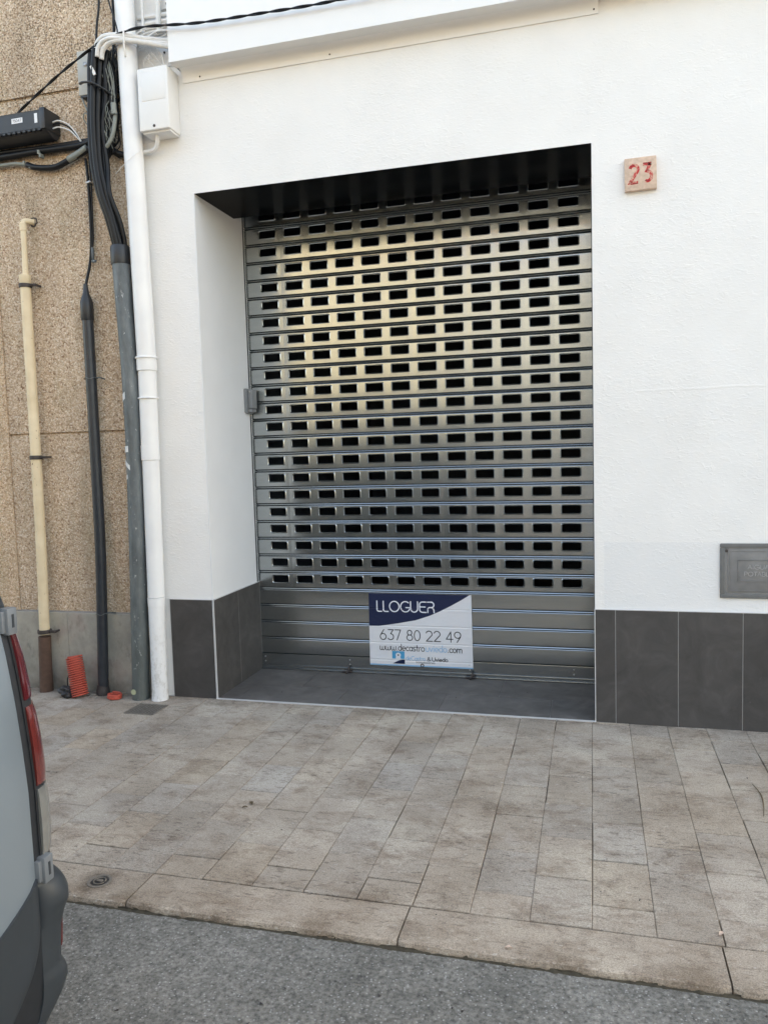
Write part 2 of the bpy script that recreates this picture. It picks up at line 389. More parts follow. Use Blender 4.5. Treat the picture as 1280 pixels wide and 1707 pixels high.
# pavers: columns run away from the kerb, each column half a paver out of step with the next
b = bm_(); shades = {}
PW, PL = .1825, .272
rnd = random.Random(3)
def paver(bm, x0, x1, y0, y1, gx0, gx1, gy0, gy1, sh, tw=0, dz=0):
    a0, a1, c0, c1 = x0+gx0, x1-gx1, y0+gy0, y1-gy1
    if c1-c0 < .01 or a1-a0 < .01: return
    e = .0016; z = dz; j = lambda s=.0006: rnd.uniform(-s, s)
    lo = [bm.verts.new((x, y, -.014)) for x, y in ((a0, c0), (a1, c0), (a1, c1), (a0, c1))]
    hi = [bm.verts.new((x+j(), y+j(), z+j(.0004))) for x, y in ((a0+e, c0+e), (a1-e, c0+e), (a1-e, c1-e), (a0+e, c1-e))]
    md = [bm.verts.new((v.co.x, v.co.y, z-.0022)) for v in lo]
    fs = [bm.faces.new(hi)]
    for k in range(4):
        fs.append(bm.faces.new((md[k], md[(k+1) % 4], hi[(k+1) % 4], hi[k])))
        fs.append(bm.faces.new((lo[k], lo[(k+1) % 4], md[(k+1) % 4], md[k])))
    for f in fs: f.material_index = 0
    shl.extend([sh]*len(fs))
shl = []
gapx = {k: (rnd.choice([.0004, .0008, .0013]) if True else 0) for k in range(-45, 60)}
for k in range(-40, 50):
    x0 = .675+PW*k; x1 = x0+PW
    off = -1.661 if k % 2 == 0 else -1.53
    ys = sorted({-1.79, 0.0} | {round(off+PL*i, 4) for i in range(-1, 8) if -1.785 < off+PL*i < -.012})
    g = [rnd.choice([.0005, .0014, .0026, .0036]) for _ in ys]
    hue0 = rnd.uniform(.97, 1.03)
    for i in range(len(ys)-1):
        if k in (-6, -5) and i == 99: continue
        v = rnd.gauss(1, .048)*hue0; wrm = rnd.gauss(0, .016)
        gl = rnd.choice([gapx[k], gapx[k]*.5, .0030, .0003, .0020]); gr_ = rnd.choice([gapx[k+1], gapx[k+1]*.5, .0004])
        paver(b, x0, x1, ys[i], ys[i+1], gl, gr_, g[i], g[i+1], (v*(1+wrm), v, v*(1-wrm*1.3)), dz=rnd.uniform(-.0012, .0008))
pav = obj('pavement', b, MT['paver']); tag(pav, kind='structure')
shade_attr(pav, lambda p: shl[p.index])
# kerb stones: long flush stones, slightly ragged at the road edge
b = bm_(); shk = []
for k in range(-12, 14):
    x0 = .678+.9065*k; x1 = x0+.9065; n = 40
    v = rnd.gauss(1.02, .04)
    g0 = .0025
    rows = []
    for i in range(n+1):
        x = x0+g0+(x1-x0-2*g0)*i/n
        y = -1.972+pnoise(Vector((x*9, 1, 0)))*.0035+pnoise(Vector((x*40, 3, 0)))*.0025
        if i in (0, n): y += .008
        t = pnoise(Vector((x*5, 7, 0)))*.001
        rows.append([b.verts.new((x, -1.7925, -.014)), b.verts.new((x, -1.7935, -.0015+t)), b.verts.new((x, -1.796, t)), b.verts.new((x, y+.012, t)), b.verts.new((x, y+.003, t-.004)), b.verts.new((x, y-.001, -.014)), b.verts.new((x, y-.002, -.05))])
    for a, c in zip(rows, rows[1:]):
        for q in range(6): f = b.faces.new((a[q], a[q+1], c[q+1], c[q])); shk.append((v*1.0, v*.985, v*.968))
    for rr, fl in ((rows[0], 1), (rows[-1], 0)):
        b.faces.new(rr if fl else rr[::-1]); shk.append((v*1.0, v*.985, v*.968))
kerb = obj('kerb', b, MT['paver']); tag(kerb, kind='structure'); shade_attr(kerb, lambda p: shk[p.index])
# grime packed between kerb and road
b = bm_(); prev = None
for i in range(1500):
    x = -4+i*.0065
    w0 = .003+.007*abs(pnoise(Vector((x*6, 5, 0))))+.007*abs(pnoise(Vector((x*45, 9, 0))))
    yk = -1.966
    q = [b.verts.new((x, yk-.006, -.014+.006*pnoise(Vector((x*30, 0, 0))))), b.verts.new((x, yk-w0*.5-.004, -.018+.004*pnoise(Vector((x*50, 2, 0))))), b.verts.new((x, yk-w0-.010, ZR-.001))]
    if prev: 
        for t in range(2): b.faces.new((prev[t], prev[t+1], q[t+1], q[t]))
    prev = q
bmesh.ops.recalc_face_normals(b, faces=b.faces[:])
tag(obj('gutter_grime', b, MT['moss']), 'dark mossy grime packed along the edge of the kerb and road', 'dirt', kind='stuff')

# ============================================================ WHITE BUILDING
wb = thing('white_building', 'white rendered building with a slate tiled dado and a recessed roller shutter', 'building', (1.1, 0, 0))
def part(name, b, m, parent=wb, **k):
    o = obj(name, b, m, parent, **k); 
    o.matrix_parent_inverse = parent.matrix_world.inverted() if parent.type != 'EMPTY' else Matrix.Translation(parent.location).inverted()
    return o
BH = 8.0
b = bm_()
XL, XR = -.37, 26.0  # unseen run to the right lengthened to keep the sun off the street
def quad(bm, *ps): return bm.faces.new([bm.verts.new(p) for p in ps])
for x0, x1, z0, z1 in ((XL, 0, 0, H), (XL, 0, H, BH), (0, W, H, BH), (W, XR, 0, H), (W, XR, H, BH)):
    quad(b, (x0, 0, z0), (x1, 0, z0), (x1, 0, z1), (x0, 0, z1))
quad(b, (XR, 0, 0), (XR, 9, 0), (XR, 9, BH), (XR, 0, BH)); quad(b, (XL, 9, 0), (XL, 0, 0), (XL, 0, BH), (XL, 9, BH))
quad(b, (XR, 9, 0), (XL, 9, 0), (XL, 9, BH), (XR, 9, BH)); quad(b, (XL, 0, BH), (XR, 0, BH), (XR, 9, BH), (XL, 9, BH))
bmesh.ops.remove_doubles(b, verts=b.verts[:], dist=1e-5)
part('wall', b, MT['stucco'])
b = bm_()   # smooth jambs
quad(b, (0, 0, 0), (0, .8, 0), (0, .8, H+.2), (0, 0, H+.2)); part('jamb', b, MT['smooth'])
b = bm_(); quad(b, (W, .8, 0), (W, 0, 0), (W, 0, H+.2), (W, .8, H+.2)); part('jamb', b, MT['smooth'])
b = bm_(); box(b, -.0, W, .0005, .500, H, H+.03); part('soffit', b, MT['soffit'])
b = bm_()   # thin metal edge strips of the recess
box(b, -.004, .0015, -.0025, .004, .585, H+.002); part('corner_bead', b, MT['smooth'])
b = bm_(); box(b, W-.001, W+.004, -.0025, .004, .585, H+.002)
part('corner_bead', b, MT['smooth'])
# room behind the shutter
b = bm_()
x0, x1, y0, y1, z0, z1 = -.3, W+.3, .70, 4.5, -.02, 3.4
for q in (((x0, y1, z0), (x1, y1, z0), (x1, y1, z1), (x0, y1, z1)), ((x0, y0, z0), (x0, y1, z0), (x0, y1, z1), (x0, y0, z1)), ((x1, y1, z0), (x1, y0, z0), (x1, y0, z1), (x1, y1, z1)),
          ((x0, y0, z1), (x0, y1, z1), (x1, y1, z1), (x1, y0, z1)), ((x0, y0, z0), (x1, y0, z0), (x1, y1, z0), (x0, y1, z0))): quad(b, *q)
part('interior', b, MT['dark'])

# dado tiles, each tile its own part
DZ = .588
TL = .0085
def tile_part(x0, x1, y0, y1, z0, z1, sh):
    b = bm_(); box(b, x0, x1, y0, y1, z0, z1, .0008, 1); o = part('dado_tile', b, MT['tile'])
    shade_attr(o, lambda p: (sh, sh, sh)); return o
for x0, x1 in ((-.277, -.003), (W+.001, 2.2515), (2.2550, 2.5515), (2.5550, 2.8490), (2.8525, 3.149), (3.1525, 3.449), (3.4525, 3.75)):
    tile_part(x0, x1, -TL, .003, 0, DZ, rnd.uniform(.92, 1.06))
for y0, y1 in ((-.004, .3135), (.3168, .636)):
    tile_part(-.003, TL-.001, y0, y1, 0.002, DZ, rnd.uniform(.9, 1.02))
    tile_part(W-TL+.006, W+.001, y0, y1, 0.002, DZ, rnd.uniform(.9, 1.02))
b = bm_()
box(b, -.28, -.002, -.0070, .001, .003, DZ+.002); part('dado_grout', b, MT['grout'])
b = bm_(); box(b, W+.002, 3.76, -.0070, .001, .003, DZ+.002); part('dado_grout', b, MT['grout'])
b = bm_(); box(b, .0, .0062, 0.002, .64, .003, DZ+.002); part('dado_grout', b, MT['grout'])
b = bm_()   # aluminium edge profiles: tile top, corners
box(b, -.285, -.0035, -TL-.001, .001, DZ+.0005, DZ+.004); part('tile_trim', b, MT['trim']); b = bm_(); box(b, W+.001, 3.76, -TL-.001, .001, DZ+.0005, DZ+.004)
part('tile_trim', b, MT['trim']); b = bm_(); box(b, .001, TL+.0005, .0, .636, DZ+.0005, DZ+.004)
part('tile_trim', b, MT['trim']); b = bm_(); box(b, -.0025, TL, -TL-.0015, -.0045, 0, DZ+.004, .0008, 1); part('tile_trim', b, MT['trim'])
b = bm_(); box(b, W-.004, W+.0008, -TL-.0015, -.0045, 0, DZ+.004, .0008, 1)
part('tile_trim', b, MT['trim'])
# threshold floor of tiles
b = bm_(); shf = []
xs = [.0, .42, 1.02, 1.62, W]
for row, (ya, yb) in enumerate(((-.006, .30), (.303, .70))):
    xx = [.0, .12, .72, 1.32, 1.92, W] if row == 0 else [.0, .42, 1.02, 1.62, W]
    for a, c in zip(xx, xx[1:]):
        n0 = len(b.faces); box(b, a+.001, c-.0015, ya+.0012, yb-.0012, -.02, .004, .0006, 1); s_ = rnd.uniform(.92, 1.05)
        shf += [s_]*(len(b.faces)-n0)
o = part('threshold_floor', b, MT['floor_tile']); shade_attr(o, lambda p: (shf[p.index],)*3 if p.index < len(shf) else (1, 1, 1))
b = bm_(); box(b, .0, W, -.006, .72, -.03, .001); part('threshold_grout', b, MT['grout'])
b = bm_(); box(b, -.001, W, -.0165, -.0062, -.012, .0065, .001, 1); part('threshold_strip', b, MT['trim'])

# white metal fascia over the shop front
b = bm_()
fx0, fx1, fy, fz = -.045, 12.0, -.126, 3.557
prof = [(fy+.012, 4.25), (fy, 4.24), (fy, fz), (-.045, fz+.004), (-.03, fz-.001), (-.018, fz-.010), (-.010, fz-.024), (-.007, fz-.06), (-.0005, fz-.06)]
def extr(bm, prof, xa, xb, steps=1):
    rows = [[bm.verts.new((xa+(xb-xa)*i/steps, y, z)) for y, z in prof] for i in range(steps+1)]
    for a, c in zip(rows, rows[1:]):
        for q in range(len(prof)-1): bm.faces.new((a[q], a[q+1], c[q+1], c[q]))
    return rows
r1 = extr(b, prof[:4], fx0, fx1)
r2 = extr(b, prof[3:], fx0+.012, 2.19)
e0 = [b.verts.new((fx0, y, z)) for y, z in ((0, 4.25), (fy+.012, 4.25), (fy, 4.24), (fy, fz), (-.045, fz+.004), (0, fz+.006))]
b.faces.new(e0[::-1])
quad(b, (fx0, 0, 4.25), (fx1, 0, 4.25), (fx1, fy+.012, 4.25), (fx0, fy+.012, 4.25))
quad(b, (2.19, -.045, fz+.004), (fx1, -.045, fz+.004), (fx1, 0, fz+.006), (2.19, 0, fz+.006))
bmesh.ops.recalc_face_normals(b, faces=b.faces[:])
fas = part('fascia', b, MT['fascia'], smooth=True, ang=25)
for sx in (.075, .83, 2.17):
    b = bm_(); lathe(b, [(.0045, -.001), (.0045, -.004), (.002, -.0055)], (sx, -.0065, fz-.040), 10, 'y'); part('screw', b, MT['iron'])
for sx in (2.62, 2.66): 
    b = bm_(); lathe(b, [(.005, .001), (.005, -.003), (.002, -.004)], (sx, 0, 3.59), 10, 'y'); part('screw', b, MT['iron'])

# ------------------------------------------------------------ roller shutter (part of the building)
PX, PZ, HX0, HZ0 = .1694, .1108, .1603, .6084
def rrect(cx, cz, hw, hh, r, n=4):
    P = []
    for qx, qz, a0 in ((1, 1, 0), (-1, 1, 90), (-1, -1, 180), (1, -1, 270)):
        for k in range(n+1):
            a = R(a0+90*k/n); P.append((cx+qx*(hw-r)+r*math.cos(a), cz+qz*(hh-r)+r*math.sin(a)))
    return P
def face_y(zc, z):   # very slight belly of each slat
    t = (z-zc)/.046; return D-.0007*(1-t*t)
def slat(bm, zc, holes, x0, x1):
    """zc: hole centre height; the slat face spans zc-.053 .. zc+.040, rolled beads above and below"""
    zb, zt = zc-.0525, zc+.0340; zm = (zb+zt)/2
    fy_ = lambda z: face_y(zm, z)
    V = lambda x, z, dy=0: bm.verts.new((x, fy_(z)+dy, z))
    if holes:
        cells = [x0]+[HX0+PX*(i+.5) for i in range(11)]+[x1]
        for i in range(12):
            a, c = cells[i], cells[i+1]; cx = HX0+PX*i
            outer = rrect(cx, zc, .0612, .0298, .010); rim = rrect(cx, zc, .0575, .0262, .009); inner = rrect(cx, zc, .0538, .0226, .0065)
            Lo = [V(x, z, -.0003) for x, z in outer]; Lm = [V(x, z, -.0038) for x, z in rim]; Li = [V(x, z, .0005) for x, z in inner]; Lb = [V(x, z, .010) for x, z in inner]
            n = len(Lo)
            for k in range(n):
                k2 = (k+1) % n
                for P_, Q_ in ((Lo, Lm), (Lm, Li), (Li, Lb)): bm.faces.new((P_[k], P_[k2], Q_[k2], Q_[k]))
            cr = {0: V(c, zt), 1: V(a, zt), 2: V(a, zb), 3: V(c, zb)}
            for q in range(4):
                seg = Lo[q*5:q*5+5]
                for k in range(4): bm.faces.new((cr[q], seg[k+1], seg[k]))
                bm.faces.new((cr[q], cr[(q+1) % 4], Lo[((q+1)*5) % n], seg[4]))
    else:
        zs = [zb+(zt-zb)*k/6 for k in range(7)]
        rows = [(V(x0, z), V(x1, z)) for z in zs]
        for p, q in zip(rows, rows[1:]): bm.faces.new((p[0], p[1], q[1], q[0]))
    # rolled joint below the face: bead, groove, bead
    pr = [(D, zb), (D+.013, zb-.0034), (D+.0010, zb-.0072), (D-.0009, zb-.0108), (D-.0020, zb-.0120), (D-.0012, zb-.0130), (D+.012, zb-.0164), (D+.0008, zb-.0200), (D-.0006, zb-.0228), (D, zb-.0243)]
    rows = [(bm.verts.new((x0, y, z)), bm.verts.new((x1, y, z))) for y, z in pr]
    for p, q in zip(rows, rows[1:]): bm.faces.new((p[1], p[0], q[0], q[1]))
b = bm_()
SX0, SX1 = -.03, W+.03
for k in range(0, 23): slat(b, HZ0+PZ*k, True, SX0, SX1)
for k in range(1, 6):
    zc = HZ0-PZ*k
    if zc-.0525-.018 > -.01: slat(b, zc, False, SX0, SX1)
bmesh.ops.recalc_face_normals(b, faces=b.faces[:])
cur = part('roller_shutter', b, MT['steel'], smooth=True, ang=22)
cur['label'] = 'grey steel roller shutter with rows of rectangular holes'
# bottom rail
b = bm_()
box(b, SX0, SX1, D-.004, D+.02, .034, .1055, .002); box(b, SX0, SX1, D-.010, D+.02, .014, .0335, .002); box(b, SX0, SX1, D-.020, D+.02, .006, .0135, .0015)
part('bottom_rail', b, MT['steel'], cur)
for x in (.03, .62, 1.40, 2.03):
    b = bm_(); 
    for z in (.055, .085): lathe(b, [(.005, .0), (.0045, -.003), (.002, -.0042)], (x, D-.004, z), 8, 'y')
    part('rivet', b, MT['screw'], cur)
for x in (.62, 1.42):
    b = bm_(); tube(b, [(x-.045, D-.030, .014), (x+.02, D-.030, .014)], .006, 8, 2); tube(b, [(x, D-.02, .045), (x-.006, D-.035, .018), (x-.012, D-.055, .010)], .006, 8, 4)
    box(b, x-.012, x+.012, D-.028, D-.018, .008, .034, .002); part('floor_bolt', b, MT['iron'], cur)
b = bm_(); lathe(b, [(.013, 0), (.013, -.004), (.007, -.006), (.006, -.003)], (1.10, D-.004, .070), 16, 'y'); part('lock_cylinder', b, MT['iron'], cur)
# dark guide channel behind the left and right jamb edge
b = bm_(); box(b, -.05, .0035, D-.024, D-.012, 0, H+.1); part('guide_rail', b, MT['blackp'], cur)
b = bm_(); box(b, W-.0035, W+.05, D-.024, D-.012, 0, H+.1); part('guide_rail', b, MT['blackp'], cur)

# ============================================================ TAN BUILDING
tb = thing('tan_building', 'tan pebbledash building with grooved render above a pale stone plinth', 'building', (-1, 0, 0))
b = bm_()
# wall face in three lifts split by horizontal grooves, with a recessed groove 12 mm deep
XW0, XW1, XE = -14.0, XL, -1.335
lifts = ((.50, 1.588), (1.600, 3.560), (3.578, 5.56), (5.578, 9.6))
for z0, z1 in lifts:
    quad(b, (XE, .0, z0), (XW1+.001, .0, z0), (XW1+.001, .0, z1), (XE, .0, z1))
    quad(b, (XE, .0, z1), (XW1+.001, 0, z1), (XW1+.001, .014, z1), (XE, .014, z1))
    quad(b, (XE, .014, z0), (XW1+.001, .014, z0), (XW1+.001, 0, z0), (XE, 0, z0))
quad(b, (XW0, .014, .40), (XW1, .014, .40), (XW1, .014, 9.6), (XW0, .014, 9.6))
quad(b, (XW0, 0, 9.6), (XW1, 0, 9.6), (XW1, 9, 9.6), (XW0, 9, 9.6)); quad(b, (XW0, 9, 0), (XW0, 0, 0), (XW0, 0, 9.6), (XW0, 9, 9.6))
quad(b, (XW1, 9, 0), (XW0, 9, 0), (XW0, 9, 9.6), (XW1, 9, 9.6)); quad(b, (XW1, .0, 0), (XW1, 9, 0), (XW1, 9, 9.6), (XW1, 0, 9.6))
part('wall', b, MT['pebble'], tb)
b = bm_(); box(b, XW0, XE-.001, -.008, .012, .50, 3.558); box(b, XW0, XE-.001, -.008, .012, 3.58, 9.6); part('edge_band', b, MT['pebble2'], tb)
b = bm_()
xs = [-1.93, -1.452, -.998, -.520, XW1]
for a, c in zip(xs, xs[1:]): box(b, a+.0012, c-.0012, -.006, .012, -.02, .488, .0015, 1)
for k in range(12): box(b, -1.935-.6*(k+1), -1.9345-.6*k-.002, -.006, .012, -.02, .488, .0015, 1)
part('plinth', b, MT['plinth'], tb)
b = bm_(); box(b, XW0, XW1-.002, -.002, .010, -.01, .4995); part('plinth_joint', b, MT['grout'], tb)

# ============================================================ PIPES
def mk(name, bm, m, label=None, cat=None, parent=None, group=None, smooth=True, ang=40):
    o = obj(name, bm, m, parent, smooth=smooth, ang=ang)
    if label: tag(o, label, cat, group)
    return o
dp = thing('drainpipe', 'thick white drainpipe running up the joint of the two buildings', 'pipe', (-.33, -.07, 0))
def sub(name, b, m, par, smooth=True, ang=40):
    o = obj(name, b, m, par, smooth=smooth, ang=ang)
    loc = par.location if par.type == 'EMPTY' else Vector((0, 0, 0))
    o.matrix_parent_inverse = Matrix.Translation(loc).inverted(); return o
YP = -.070
ctr = lambda z: -.3375+.028*min(1, z/2)-.024*max(0, (z-2)/2)
b = bm_()
tube(b, [(ctr(z), YP, z) for z in (1.49, 1.75, 1.94)], .051, 28, 4)
tube(b, [(ctr(z), YP, z) for z in (2.0, 2.6, 3.2, 4.4, 6, 8.8)], .0535, 28, 4)
tube(b, [(ctr(z), YP, z) for z in (.615, .9, 1.2, 1.43)], .0485, 28, 4)
tube(b, [(ctr(z)+.002*0, YP, z) for z in (0, .05, .3, .60)], [.050, .047, .047, .0485], 28, 4)
sub('pipe', b, MT['wpipe'], dp)
def collar(z0, z1, r, lip=True):
    b = bm_(); x = ctr(z0)
    pr = [(r-.004, z0), (r, z0+.002), (r, z1-.012)]
    pr += [(r+.006, z1-.010), (r+.0065, z1-.004), (r+.003, z1), (r-.006, z1+.001)] if lip else [(r, z1), (r-.006, z1+.001)]
    lathe(b, pr, (x, YP, 0), 28); return b
sub('coupling', collar(1.925, 2.005, .0570), MT['wpipe'], dp)
sub('coupling', collar(1.415, 1.50, .0525, False), MT['wpipe'], dp)
sub('coupling', collar(.56, .612, .0500, False), MT['wpipe'], dp)
sub('coupling', collar(3.70, 3.78, .0575, False), MT['wpipe'], dp)
b = bm_(); tube(b, [(ctr(1.77)+.056*math.cos(R(a)), YP-.056*math.sin(R(a)), 1.77) for a in range(-20, 145, 11)], .0045, 8, 2); sub('clip', b, MT['wpipe'], dp)

gp = thing('conduit_pipe', 'wide grey galvanised pipe beside the white drainpipe guiding cables to ground', 'pipe', (-.46, -.08, 0))
b = bm_(); tube(b, [(-.461, -.078, 0), (-.440, -.078, .55), (-.418, -.078, 1.25), (-.413, -.078, 1.85), (-.437, -.078, 2.57)], .0505, 24, 5); sub('tube', b, MT['pole'], gp)
b = bm_(); lathe(b, [(.053, 2.53), (.0545, 2.535), (.0545, 2.625), (.050, 2.635)], (-.4375, -.078, 0), 24); sub('cap', b, MT['blackp'], gp)
b = bm_(); lathe(b, [(.0165, 0), (.0165, -.0015), (.002, -.002)], (-.478, -.1265, .052), 18, 'y'); sub('sticker', b, simple('pale_green_sticker', sr(168, 172, 140), .6), gp)
def wrapstk(z0, z1, a0, a1, tw=.0):
    b = bm_(); r = .0512
    def cx(z):
        return -.440+(-.418+.440)*(z-.55)/.7 if z < 1.25 else -.418+.005*(z-1.25)/.6
    rows = [[b.verts.new((cx(z)+r*math.cos(R(a)), -.078+r*math.sin(R(a)), z+tw*(a-a0)/60*.01)) for z in (z0, z1)] for a in [a0+(a1-a0)*k/6 for k in range(7)]]
    for p, q in zip(rows, rows[1:]): b.faces.new((p[0], q[0], q[1], p[1]))
    return b
stk = simple('torn_paper_sticker', sr(205, 208, 208), .7, 0, .15, 90)
for z0, z1, a0, a1 in ((1.745, 1.785, 205, 255), (1.675, 1.705, 195, 210), (1.465, 1.50, 215, 262), (1.40, 1.428, 215, 268), (1.305, 1.33, 225, 245)):
    sub('paper_sticker', wrapstk(z0, z1, a0, a1, rnd.uniform(-6, 6)), stk, gp)

bp_ = thing('cable_duct', 'slim black pipe on the tan wall with a cable entering its top', 'pipe', (-.74, -.05, 0))
b = bm_(); tube(b, [(-.737, -.050, .03), (-.716, -.050, .5), (-.700, -.050, .95), (-.697, -.050, 1.66), (-.696, -.050, 2.27)], .0315, 20, 5); sub('tube', b, MT['bluegrey'], bp_)
b = bm_(); lathe(b, [(.034, 2.24), (.0365, 2.245), (.0365, 2.345), (.032, 2.36), (.017, 2.40), (.013, 2.44), (.012, 2.45)], (-.697, -.050, 0), 20); sub('cap', b, MT['blackp'], bp_)
b = bm_(); lathe(b, [(.040, -.01), (.038, .03), (.035, .045), (.033, .06), (.030, .06)], (-.739, -.050, 0), 18); sub('base_collar', b, MT['iron'], bp_)
for z, x in ((1.905, -.697), (.50, -.716)):
    b = bm_(); pts = [(x+.0345*math.cos(R(a)), -.050-.0345*math.sin(R(a)), z+.004*math.sin(a*.07)) for a in range(-30, 211, 12)]
    tube(b, pts, .0022, 6, 2); tube(b, [(x+.025, -.055, z), (x+.05, -.035, z+.004), (x+.062, -.004, z-.004)], .004, 6, 3); sub('wire_tie', b, MT['pole'], bp_)

cp = thing('vent_pipe', 'thin cream pipe on the tan wall with a brown rusty foot', 'pipe', (-1.12, -.05, 0))
b = bm_(); tube(b, [(-1.133, -.050, .36), (-1.118, -.050, .9), (-1.113, -.050, 1.46), (-1.1095, -.050, 2.51)], .0305, 20, 5); lathe(b, [(.0305, 2.49), (.0335, 2.495), (.0335, 2.535), (.019, 2.54)], (-1.1095, -.050, 0), 20); sub('tube', b, MT['cream'], cp)
b = bm_(); tube(b, [(-1.104, -.050, 2.53), (-1.100, -.050, 2.70), (-1.100, -.050, 2.825), (-1.098, -.046, 2.845), (-1.085, -.032, 2.853), (-1.066, .0, 2.853)], .0165, 16, 5); lathe(b, [(.016, 2.79), (.0205, 2.795), (.0205, 2.835), (.016, 2.84)], (-1.100, -.050, 0), 16); sub('elbow', b, MT['cream'], cp)
b = bm_(); tube(b, [(-1.145, -.050, -.01), (-1.141, -.050, .15), (-1.134, -.050, .345)], [.041, .0375, .037], 20, 5); sub('foot', b, MT['rust'], cp)
for z, x, r in ((2.475, -1.110, .0315), (1.452, -1.113, .0315), (.378, -1.132, .0360)):
    b = bm_(); lathe(b, [(r, z-.013), (r+.005, z-.012), (r+.006, z), (r+.005, z+.010), (r, z+.011)], (x, -.050, 0), 20)
    box(b, x+r, x+r+.045, -.060, -.040, z-.008, z+.006, .002); box(b, x+r+.030, x+r+.040, -.045, 0, z-.006, z+.005)
    lathe(b, [(.005, -.060), (.005, -.067), (.003, -.069)], (x+r+.022, 0, z), 8, 'y'); sub('clamp', b, MT['iron'], cp)
b = bm_(); 
for k in range(14):
    a = k/14*6.28; r = .026+.008*pnoise(Vector((k*1.7, 2, 0))); 
    tube(b, [(-1.066+r*math.cos(a), -.001, 2.853+r*math.sin(a)), (-1.066+r*math.cos(a+.5), -.001, 2.853+r*math.sin(a+.5))], .004, 6, 1)
sub('wall_hole', b, MT['iron'], cp)

# ============================================================ BOXES ON THE WALL
jb = thing('junction_box', 'white plastic junction box screwed beside the white drainpipe', 'electrical box', (-.15, 0, 3.2))
b = bm_(); box(b, -.246, -.062, -.122, -.001, 3.222, 3.552, .006, 3); sub('lid', b, MT['boxwhite'], jb)
b = bm_(); box(b, -.225, -.078, -.1235, -.1200, 3.378, 3.530, .003, 2); sub('raised_panel', b, MT['boxwhite'], jb)
b = bm_(); box(b, -.235, -.070, -.105, -.003, 3.212, 3.224, .003, 2); sub('base', b, MT['boxwhite'], jb)
b = bm_(); lathe(b, [(.008, -.1205), (.008, -.1235), (.004, -.1245)], (-.155, 0, 3.243), 14, 'y'); sub('screw', b, MT['iron'], jb)

cb = thing('splice_closure', 'black plastic cable splice closure hung on the tan wall', 'cable box', (-1.05, 0, 3.3))
b = bm_()
prof = [(-.004, 3.345), (-.004, 3.41), (-.055, 3.425), (-.128, 3.428), (-.136, 3.420), (-.136, 3.320), (-.128, 3.312), (-.080, 3.285), (-.035, 3.280), (-.010, 3.30)]
def prism(bm, prof, xa, xb):
    A = [bm.verts.new((xa, y, z)) for y, z in prof]; Bq = [bm.verts.new((xb, y, z)) for y, z in prof]; n = len(prof)
    for k in range(n): bm.faces.new((A[k], A[(k+1) % n], Bq[(k+1) % n], Bq[k]))
    bm.faces.new(A[::-1]); bm.faces.new(Bq); bmesh.ops.recalc_face_normals(bm, faces=bm.faces[:]); return bm
prism(b, prof, -1.34, -.842); bmesh.ops.bevel(b, geom=b.edges[:], offset=.003, segments=2, affect='EDGES'); sub('shell', b, MT['blackp'], cb)
b = bm_(); box(b, -.872, -.838, -.1395, -.004, 3.316, 3.432, .003, 2); sub('end_cap', b, MT['blackp'], cb)
b = bm_()
for k in range(14): box(b, -1.33+k*.034, -1.312+k*.034, -.1395, -.110, 3.308, 3.320, .001, 1)
sub('latch_rib', b, MT['blackp'], cb)
labm = simple('box_label_paper', sr(225, 226, 228), .6, 0, .04)
b = bm_(); box(b, -1.062, -.988, -.1372, -.1362, 3.366, 3.394); lb = sub('number_label', b, labm, cb)
b = bm_(); box(b, -.908, -.888, -.1374, -.1362, 3.352, 3.405, .0008, 1); sub('blank_label', b, labm, cb)

mb = thing('switch_box', 'small grey wall box half hidden behind the black cable bundle', 'electrical box', (-.6, 0, 3.5))
b = bm_(); box(b, -.660, -.480, -.062, -.001, 3.497, 3.738, .004, 2); sub('case', b, MT['boxgrey'], mb)
b = bm_(); lathe(b, [(.012, -.062), (.012, -.066), (.008, -.068), (.006, -.066)], (-.608, 0, 3.662), 16, 'y'); sub('screw', b, MT['screw'], mb)
b = bm_(); box(b, -.652, -.50, -.058, -.004, 3.487, 3.498); sub('gasket', b, MT['blackp'], mb)

ks = thing('key_switch', 'small grey key switch on the left jamb beside the shutter', 'switch', (.02, .57, 1.7))
b = bm_(); prism(b, [(.535, 1.700), (.535, 1.852), (.632, 1.852), (.632, 1.695), (.56, 1.692)], .0008, .022); bmesh.ops.bevel(b, geom=b.edges[:], offset=.003, segments=2, affect='EDGES'); sub('back_plate', b, MT['swgrey'], ks)
b = bm_(); box(b, .0222, .052, .548, .622, 1.725, 1.846, .006, 3); sub('cover', b, MT['swgrey'], ks)
b = bm_(); box(b, .0222, .046, .550, .620, 1.703, 1.722, .003, 2); sub('base_lip', b, MT['swgrey'], ks)
b = bm_(); lathe(b, [(.006, 0), (.006, -.003), (.003, -.004)], (.036, .548, 1.832), 10, 'y'); sub('screw', b, MT['screw'], ks)

